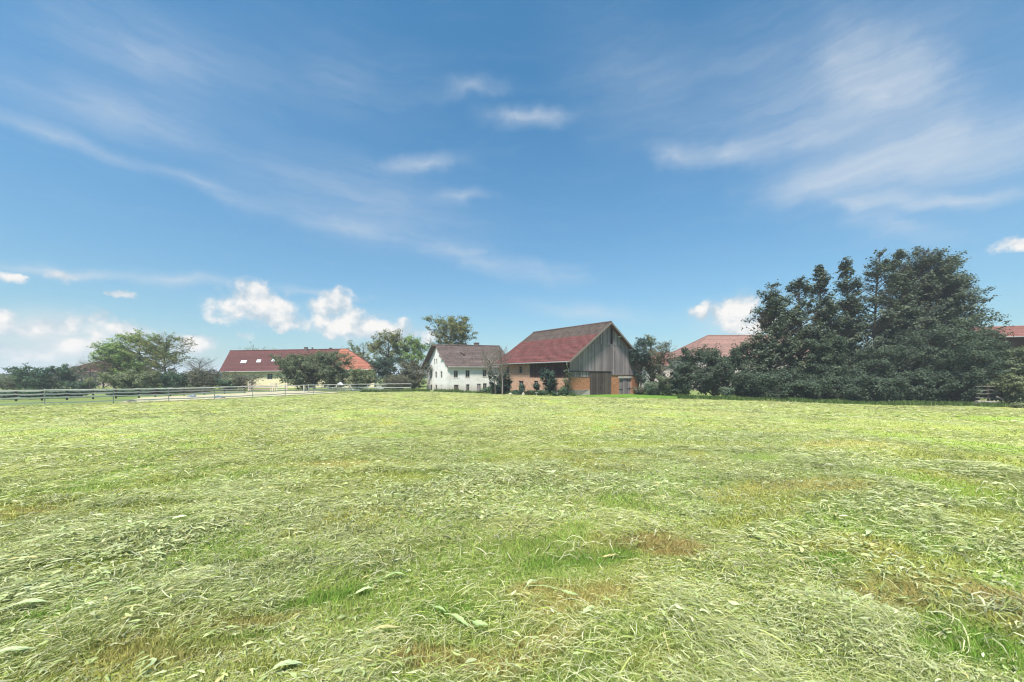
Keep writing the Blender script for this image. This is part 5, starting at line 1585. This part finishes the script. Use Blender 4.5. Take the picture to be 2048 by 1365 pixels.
def build_hay():
    rng = np.random.default_rng(101)
    parts, leaves = [], []
    for (n, r0, r1, pw, seg, wl, ws) in ((190000, 1.0, 4.5, 1.2, 3, .8, .58), (240000, 1.0, 5.0, 1.3, 2, .34, .8), (240000, 4.0, 12, 1.9, 3, .9, 1.0), (150000, 4.0, 13, 1.9, 2, .5, 1.6), (220000, 11, 30, 2.0, 2, 1.4, 2.7), (150000, 28, 70, 1.9, 2, 2.2, 6.5)):
        x, y, r = sample(rng, n, r0, r1, pw)
        ok = in_field(x, y) & (np.abs(x / np.maximum(y, .1)) < 1.75)
        x, y, r = x[ok], y[ok], r[ok]
        bare, _ = spots_field(x, y)
        keep = rng.uniform(0, 1, len(x)) > bare * .93
        # a broken cover: thicker and thinner patches
        cov = sstep(.36, .6, fbm(x * .62 + 33, y * .62 + 3, 4))
        keep &= rng.uniform(0, 1, len(x)) < np.where(r < 14, .38 + .62 * cov, .6 + .4 * cov)
        x, y, r = x[keep], y[keep], r[keep]
        n = len(x)
        hp = heaps(x, y)
        zb = gz(x, y) + hp * rng.uniform(0.05, 1.0, n) ** .7
        th = heading(x, y) + rng.normal(0, .95, n)
        L = rng.uniform(.05, .2, n) * rng.uniform(.7, 1.3, n) * wl * (1 + .6 * sstep(.04, .1, hp))
        W = rng.uniform(.0022, .0062, n) * ws * np.where(rng.uniform(0, 1, n) < .08, 1.9, 1)
        arch = rng.uniform(0, .10, n) * L * 1.2
        C = hay_colour(rng, n, x, y)
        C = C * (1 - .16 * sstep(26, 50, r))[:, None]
        dep = np.clip((zb - gz(x, y)) / np.maximum(hp, .01), 0, 1)[:, None]
        C = C * np.where(rng.uniform(0, 1, (n, 1)) < .12, np.array([[.85, .95, .6]]), 1.0)
        parts.append(ribbons('h', x, y, zb, th, L, W, C, rng, None, arch, seg, curl=.8, twist=.55, pitch=.14))
    # small tufts where the swath has been dragged together
    m_ = 650
    cx, cy, cr_ = sample(rng, m_, 3.5, 62, 1.75)
    ok = in_field(cx, cy); cx, cy, cr_ = cx[ok], cy[ok], cr_[ok]
    per = 46
    rad = (rng.uniform(.08, .22, len(cx)) * (1 + cr_ / 22))[:, None]
    hh = (rng.uniform(.05, .13, len(cx)) * (1 + cr_ / 40))[:, None]
    ga, gb = rng.normal(0, 1, (len(cx), per)), rng.normal(0, 1, (len(cx), per))
    x = (cx[:, None] + ga * rad * 1.5).ravel(); y = (cy[:, None] + gb * rad * .8).ravel()
    zb = gz(x, y) + (hh * np.exp(-(ga ** 2 + gb ** 2) / 2) * rng.uniform(.15, 1, ga.shape)).ravel() + .01
    n = len(x); sc = np.repeat(1 + cr_ / 14, per)
    C = hay_colour(rng, n, x, y) * rng.uniform(.42, 1.0, (n, 1))  # strands darkened at random, the shade of the clumps put into their colour
    parts.append(ribbons('t', x, y, zb, rng.uniform(0, 6.28, n), rng.uniform(.08, .24, n) * sc ** .5, rng.uniform(.004, .008, n) * sc, C, rng, None, rng.uniform(.01, .06, n) * sc ** .5, 3, curl=1.1, twist=.5, pitch=.2))
    # broad torn leaves in the swath
    for (n, r0, r1, pw, sc) in ((12000, 1.2, 5.0, 1.3, .54), (30000, 4.5, 17, 1.9, .95), (18000, 15, 45, 2.0, 1.8)):
        x, y, r = sample(rng, n, r0, r1, pw)
        ok = in_field(x, y)
        bare, _ = spots_field(x, y)
        cl = fbm(x * .6 + 71, y * .6 + 13, 3) + .14 * sstep(2, -2, x)
        ok &= (rng.uniform(0, 1, len(x)) > bare * .8) & (rng.uniform(0, 1, len(x)) < sstep(.42, .66, cl) + .10)
        x, y = x[ok], y[ok]; n = len(x)
        hp = heaps(x, y)
        zb = gz(x, y) + hp * rng.uniform(.75, 1.15, n) + .012
        L = rng.uniform(.05, .15, n) * sc; W = L * rng.uniform(.09, .25, n)
        C = hay_colour(rng, n, x, y, 0.0) * .5 + np.array([.50, .58, .29]) * .5
        C *= rng.uniform(.6, 1.15, (n, 1))
        yl = rng.uniform(0, 1, n) < .05
        C[yl] = np.array([.5, .44, .2])
        parts.append(ribbons('l', x, y, zb, heading(x, y) + rng.normal(0, .9, n), L, W, C, rng, None, rng.uniform(-.05, .16, n) * L, 5, curl=1.5, twist=.42, pitch=.2, leafy=[.12, .7, 1.0, .95, .6, .06], lobes=.42))
    v, f, c = join(parts)
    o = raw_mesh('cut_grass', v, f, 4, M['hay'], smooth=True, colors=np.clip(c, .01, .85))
    tag(o, 'pale cut grass and torn leaves strewn over the mown field', 'cut grass', kind='stuff')
build_hay()

def build_sward():
    rng = np.random.default_rng(202)
    parts = []
    for (n, r0, r1, pw, ws, hs) in ((330000, .9, 4.5, 1.2, 1.0, 1.0), (260000, 4.0, 13, 1.9, 1.8, 1.1), (110000, 12, 40, 2.0, 4.0, 1.3)):
        x, y, r = sample(rng, n, r0, r1, pw)
        ok = in_field(x, y) & (np.abs(x / np.maximum(y, .1)) < 1.75)
        x, y = x[ok], y[ok]
        bare, cb = spots_field(x, y)
        keep = rng.uniform(0, 1, len(x)) < .5 + .5 * bare
        x, y, bare, cb = x[keep], y[keep], bare[keep], cb[keep]
        n = len(x)
        green = cb[:, 1] / (cb[:, 0] + 1e-6)
        h = rng.uniform(.018, .05, n) * hs * (1 + 1.0 * sstep(1.4, 1.9, green) * fbm(x * 2, y * 2, 2)) * (1 + .5 * sstep(.55, .7, fbm(x * 1.3, y * 1.3 + 8, 3)))
        w = rng.uniform(.0016, .0035, n) * ws
        a = rng.uniform(0, 2 * np.pi, n)
        dx, dy = np.cos(a), np.sin(a)
        lean = rng.normal(0, .45, (n, 2)) * h[:, None]
        z = gz(x, y)
        mid = .55
        V = []
        for (t, ww) in ((0, 1.0), (mid, .8), (1.0, .12)):
            cx = x + lean[:, 0] * t ** 2; cy = y + lean[:, 1] * t ** 2; cz = z - .004 + h * t
            V += [np.stack([cx - dx * w * ww, cy - dy * w * ww, cz], -1), np.stack([cx + dx * w * ww, cy + dy * w * ww, cz], -1)]
        v = np.stack(V, 1).reshape(-1, 3)
        f = (np.arange(n) * 6)[:, None, None] + np.array([[0, 1, 3, 2], [2, 3, 5, 4]])[None]
        mixc = rng.uniform(0, 1, (n, 1))
        straw = rng.uniform(0, 1, n) < np.clip(.55 - .32 * (green - .6), .05, .6)
        C = cb * rng.uniform(.65, 1.3, (n, 1))
        C[straw] = C[straw] * .35 + np.array([.44, .38, .15]) * .65 * rng.uniform(.6, 1.2, (straw.sum(), 1))
        parts.append((v, f.reshape(-1, 4), np.repeat(C[:, None], 6, 1).reshape(-1, 3)))
    v, f, c = join(parts)
    o = raw_mesh('short_grass', v, f, 4, M['blade'], smooth=True, colors=np.clip(c, .01, .85))
    tag(o, 'short green and straw coloured stubble grass showing through the cut grass', 'grass', kind='stuff')
build_sward()

# ------------------------------------------------------------------ the large single leaves lying on top in the foreground
def big_leaf(label, px, py, length, width, ang, colour, curl, fold, seed, stalk=.5):
    rng = np.random.default_rng(seed)
    x, y = on_ground(px, py)
    z = gz1(x, y) + float(heaps(np.array([x]), np.array([y]))[0]) * .8 + .03
    # long axis as seen from the camera: ang measured from the picture's right, counted towards the back
    ca, sa = math.cos(R(ang)), math.sin(R(ang))
    length, width = length * .68, width * .68
    root = empty('dock_leaf', (x, y, z), label, 'leaf', 'large single leaves in the foreground')
    n = 14
    s = np.linspace(0, 1, n + 1)
    prof = np.sin(np.pi * s ** .8) ** .75 * (1 + .12 * np.sin(s * 23 + seed) + .08 * np.sin(s * 41 + seed * 2))
    m = MB()
    hd = np.radians(ang) + curl * (s - .5)
    cx = np.cumsum(np.cos(hd)) * length / n; cy = np.cumsum(np.sin(hd)) * length / n
    cx -= cx.mean(); cy -= cy.mean()
    cz = .008 * np.sin(s * 4 + seed) + .012 * np.sin(np.pi * s)
    rows = []
    for i in range(n + 1):
        nx, ny = -math.sin(hd[i]), math.cos(hd[i])
        row = []
        for j in (-1, -.5, 0, .5, 1):
            w = width / 2 * max(prof[i], .04) * j
            lift = abs(j) ** 1.3 * width / 2 * prof[i] * fold * .7 * (1 + .2 * math.sin(s[i] * 9 + j * 2 + seed)) + .0012 * math.sin(s[i] * 21 + j * 4)
            row.append((x + cx[i] + nx * w, y + cy[i] + ny * w, z + cz[i] + lift))
        rows.append(row)
    for i in range(n):
        for j in range(4):
            m.poly([rows[i][j], rows[i + 1][j], rows[i + 1][j + 1], rows[i][j + 1]])
    mt = plain('leaf_' + label.split()[0], colour, .55, 0, .3, .3, 30)
    b = m.build('blade', mt, root, smooth=True)
    st = MB()
    c0 = Vector(rows[0][2]); d0 = Vector((math.cos(hd[0]), math.sin(hd[0]), 0))
    pts = [c0 + d0 * length * .8]
    pts = [Vector(rows[k][2]) + Vector((0, 0, .002)) for k in range(n - 2, -1, -2)] + [c0 - d0 * length * stalk * .5 - Vector((0, 0, .004)), c0 - d0 * length * stalk - Vector((0, 0, .012))]
    st.tube(pts, [.0012 + .0014 * k / len(pts) for k in range(len(pts))], 6)
    st.build('stalk', plain('stalk_' + label.split()[0], tuple(min(.8, v * 1.15) for v in colour), .6, 0, .3, .1), root, smooth=True)
PG, YG, WG = (.31, .40, .16), (.42, .38, .16), (.37, .44, .22)
for args in (
    ('pale yellow narrow leaf lying alone on bare stubble at the bottom centre', 775, 1287, .26, .04, 14, YG, .2, .4, 1, .2),
    ('long pale green folded leaf pointing down right at the bottom centre', 920, 1275, .26, .05, -38, PG, -.3, .5, 2, .3),
    ('broad crumpled leaf at the end of the long folded leaf', 960, 1283, .17, .07, -24, PG, .8, .45, 3, .3),
    ('pale leaf curled like a hook at the bottom left', 298, 1348, .25, .035, -55, WG, -2.6, .4, 4, .3),
    ('broad pale green leaf lying right of the bottom left tuft', 262, 1226, .23, .06, 12, PG, .4, .4, 5, .3),
    ('wide blunt leaf near the left edge in the foreground', 55, 1238, .3, .08, 22, WG, .3, .35, 6, .2),
    ('pale leaf bent at its stalk in the middle of the straw patch', 1065, 1182, .2, .045, 40, WG, -.8, .4, 7, .8),
    ('thin stalked leaf lying level across the straw patch', 1095, 1190, .24, .018, -4, PG, .2, .2, 8, .5),
    ('long toothed leaf with a thin stalk right of the straw patch', 1140, 1212, .2, .05, -28, PG, .5, .45, 9, .6),
    ('small pale leaf lying across the brown patch', 1222, 1122, .24, .055, 6, YG, .2, .4, 10, .3),
    ('ragged white green leaf in front of the left swath', 728, 1196, .22, .06, 24, WG, .6, .5, 11, .4),
    ('large pale leaf with a long stalk in the left swath', 790, 1165, .26, .05, 14, PG, -.3, .5, 12, .6),
    ('pale forked leaf lying on hay right of the brown patch', 1735, 1078, .3, .07, 48, WG, .8, .4, 13, .3),
    ('single pale leaf near the right edge on flattened grass', 2010, 1130, .24, .045, 8, PG, .2, .4, 14, .4),
    ('broad white green leaf in the hay near the right edge', 1937, 1115, .18, .07, -20, WG, .3, .4, 15, .3),
    ('small oval leaf lying just right of the straw patch', 1178, 1262, .15, .05, 30, WG, .3, .35, 16, .2),
    ('pale leaf standing half upright among green tufts at the bottom', 878, 1253, .19, .04, -40, PG, .6, .5, 17, .4),
    ('narrow leaf pointing up right in the lower left swath', 190, 1195, .3, .035, 30, PG, .2, .4, 18, .4),
    ('pale leaf at the very bottom left corner', 20, 1352, .3, .06, 22, WG, .4, .4, 19, .3),
    ('broad leaf catching the light in the bottom left swath', 575, 1352, .22, .06, 28, WG, -.4, .4, 20, .3),
):
    big_leaf(*args)

# ------------------------------------------------------------------ thin haze added to lift the dark trees like lens veil
def build_haze():
    m = bpy.data.materials.new('haze_veil'); m.use_nodes = True
    m.node_tree.nodes.clear()
    k = NT(m.node_tree)
    v = k.n('ShaderNodeVolumePrincipled')
    v.inputs['Color'].default_value = (.93, .96, 1.0, 1)
    v.inputs['Density'].default_value = HAZE_DENSITY
    v.inputs['Anisotropy'].default_value = .1
    out = k.n('ShaderNodeOutputMaterial')
    k.link(v.outputs[0], out.inputs['Volume'])
    b = MB()
    L, z0, z1 = 6300, -14, 24
    b.hexa([(-L, -L, z0), (L, -L, z0), (L, L, z0), (-L, L, z0), (-L, -L, z1), (L, -L, z1), (L, L, z1), (-L, L, z1)])
    o = b.build('haze', m)
    tag(o, kind='stuff')
HAZE_DENSITY = .00065
build_haze()
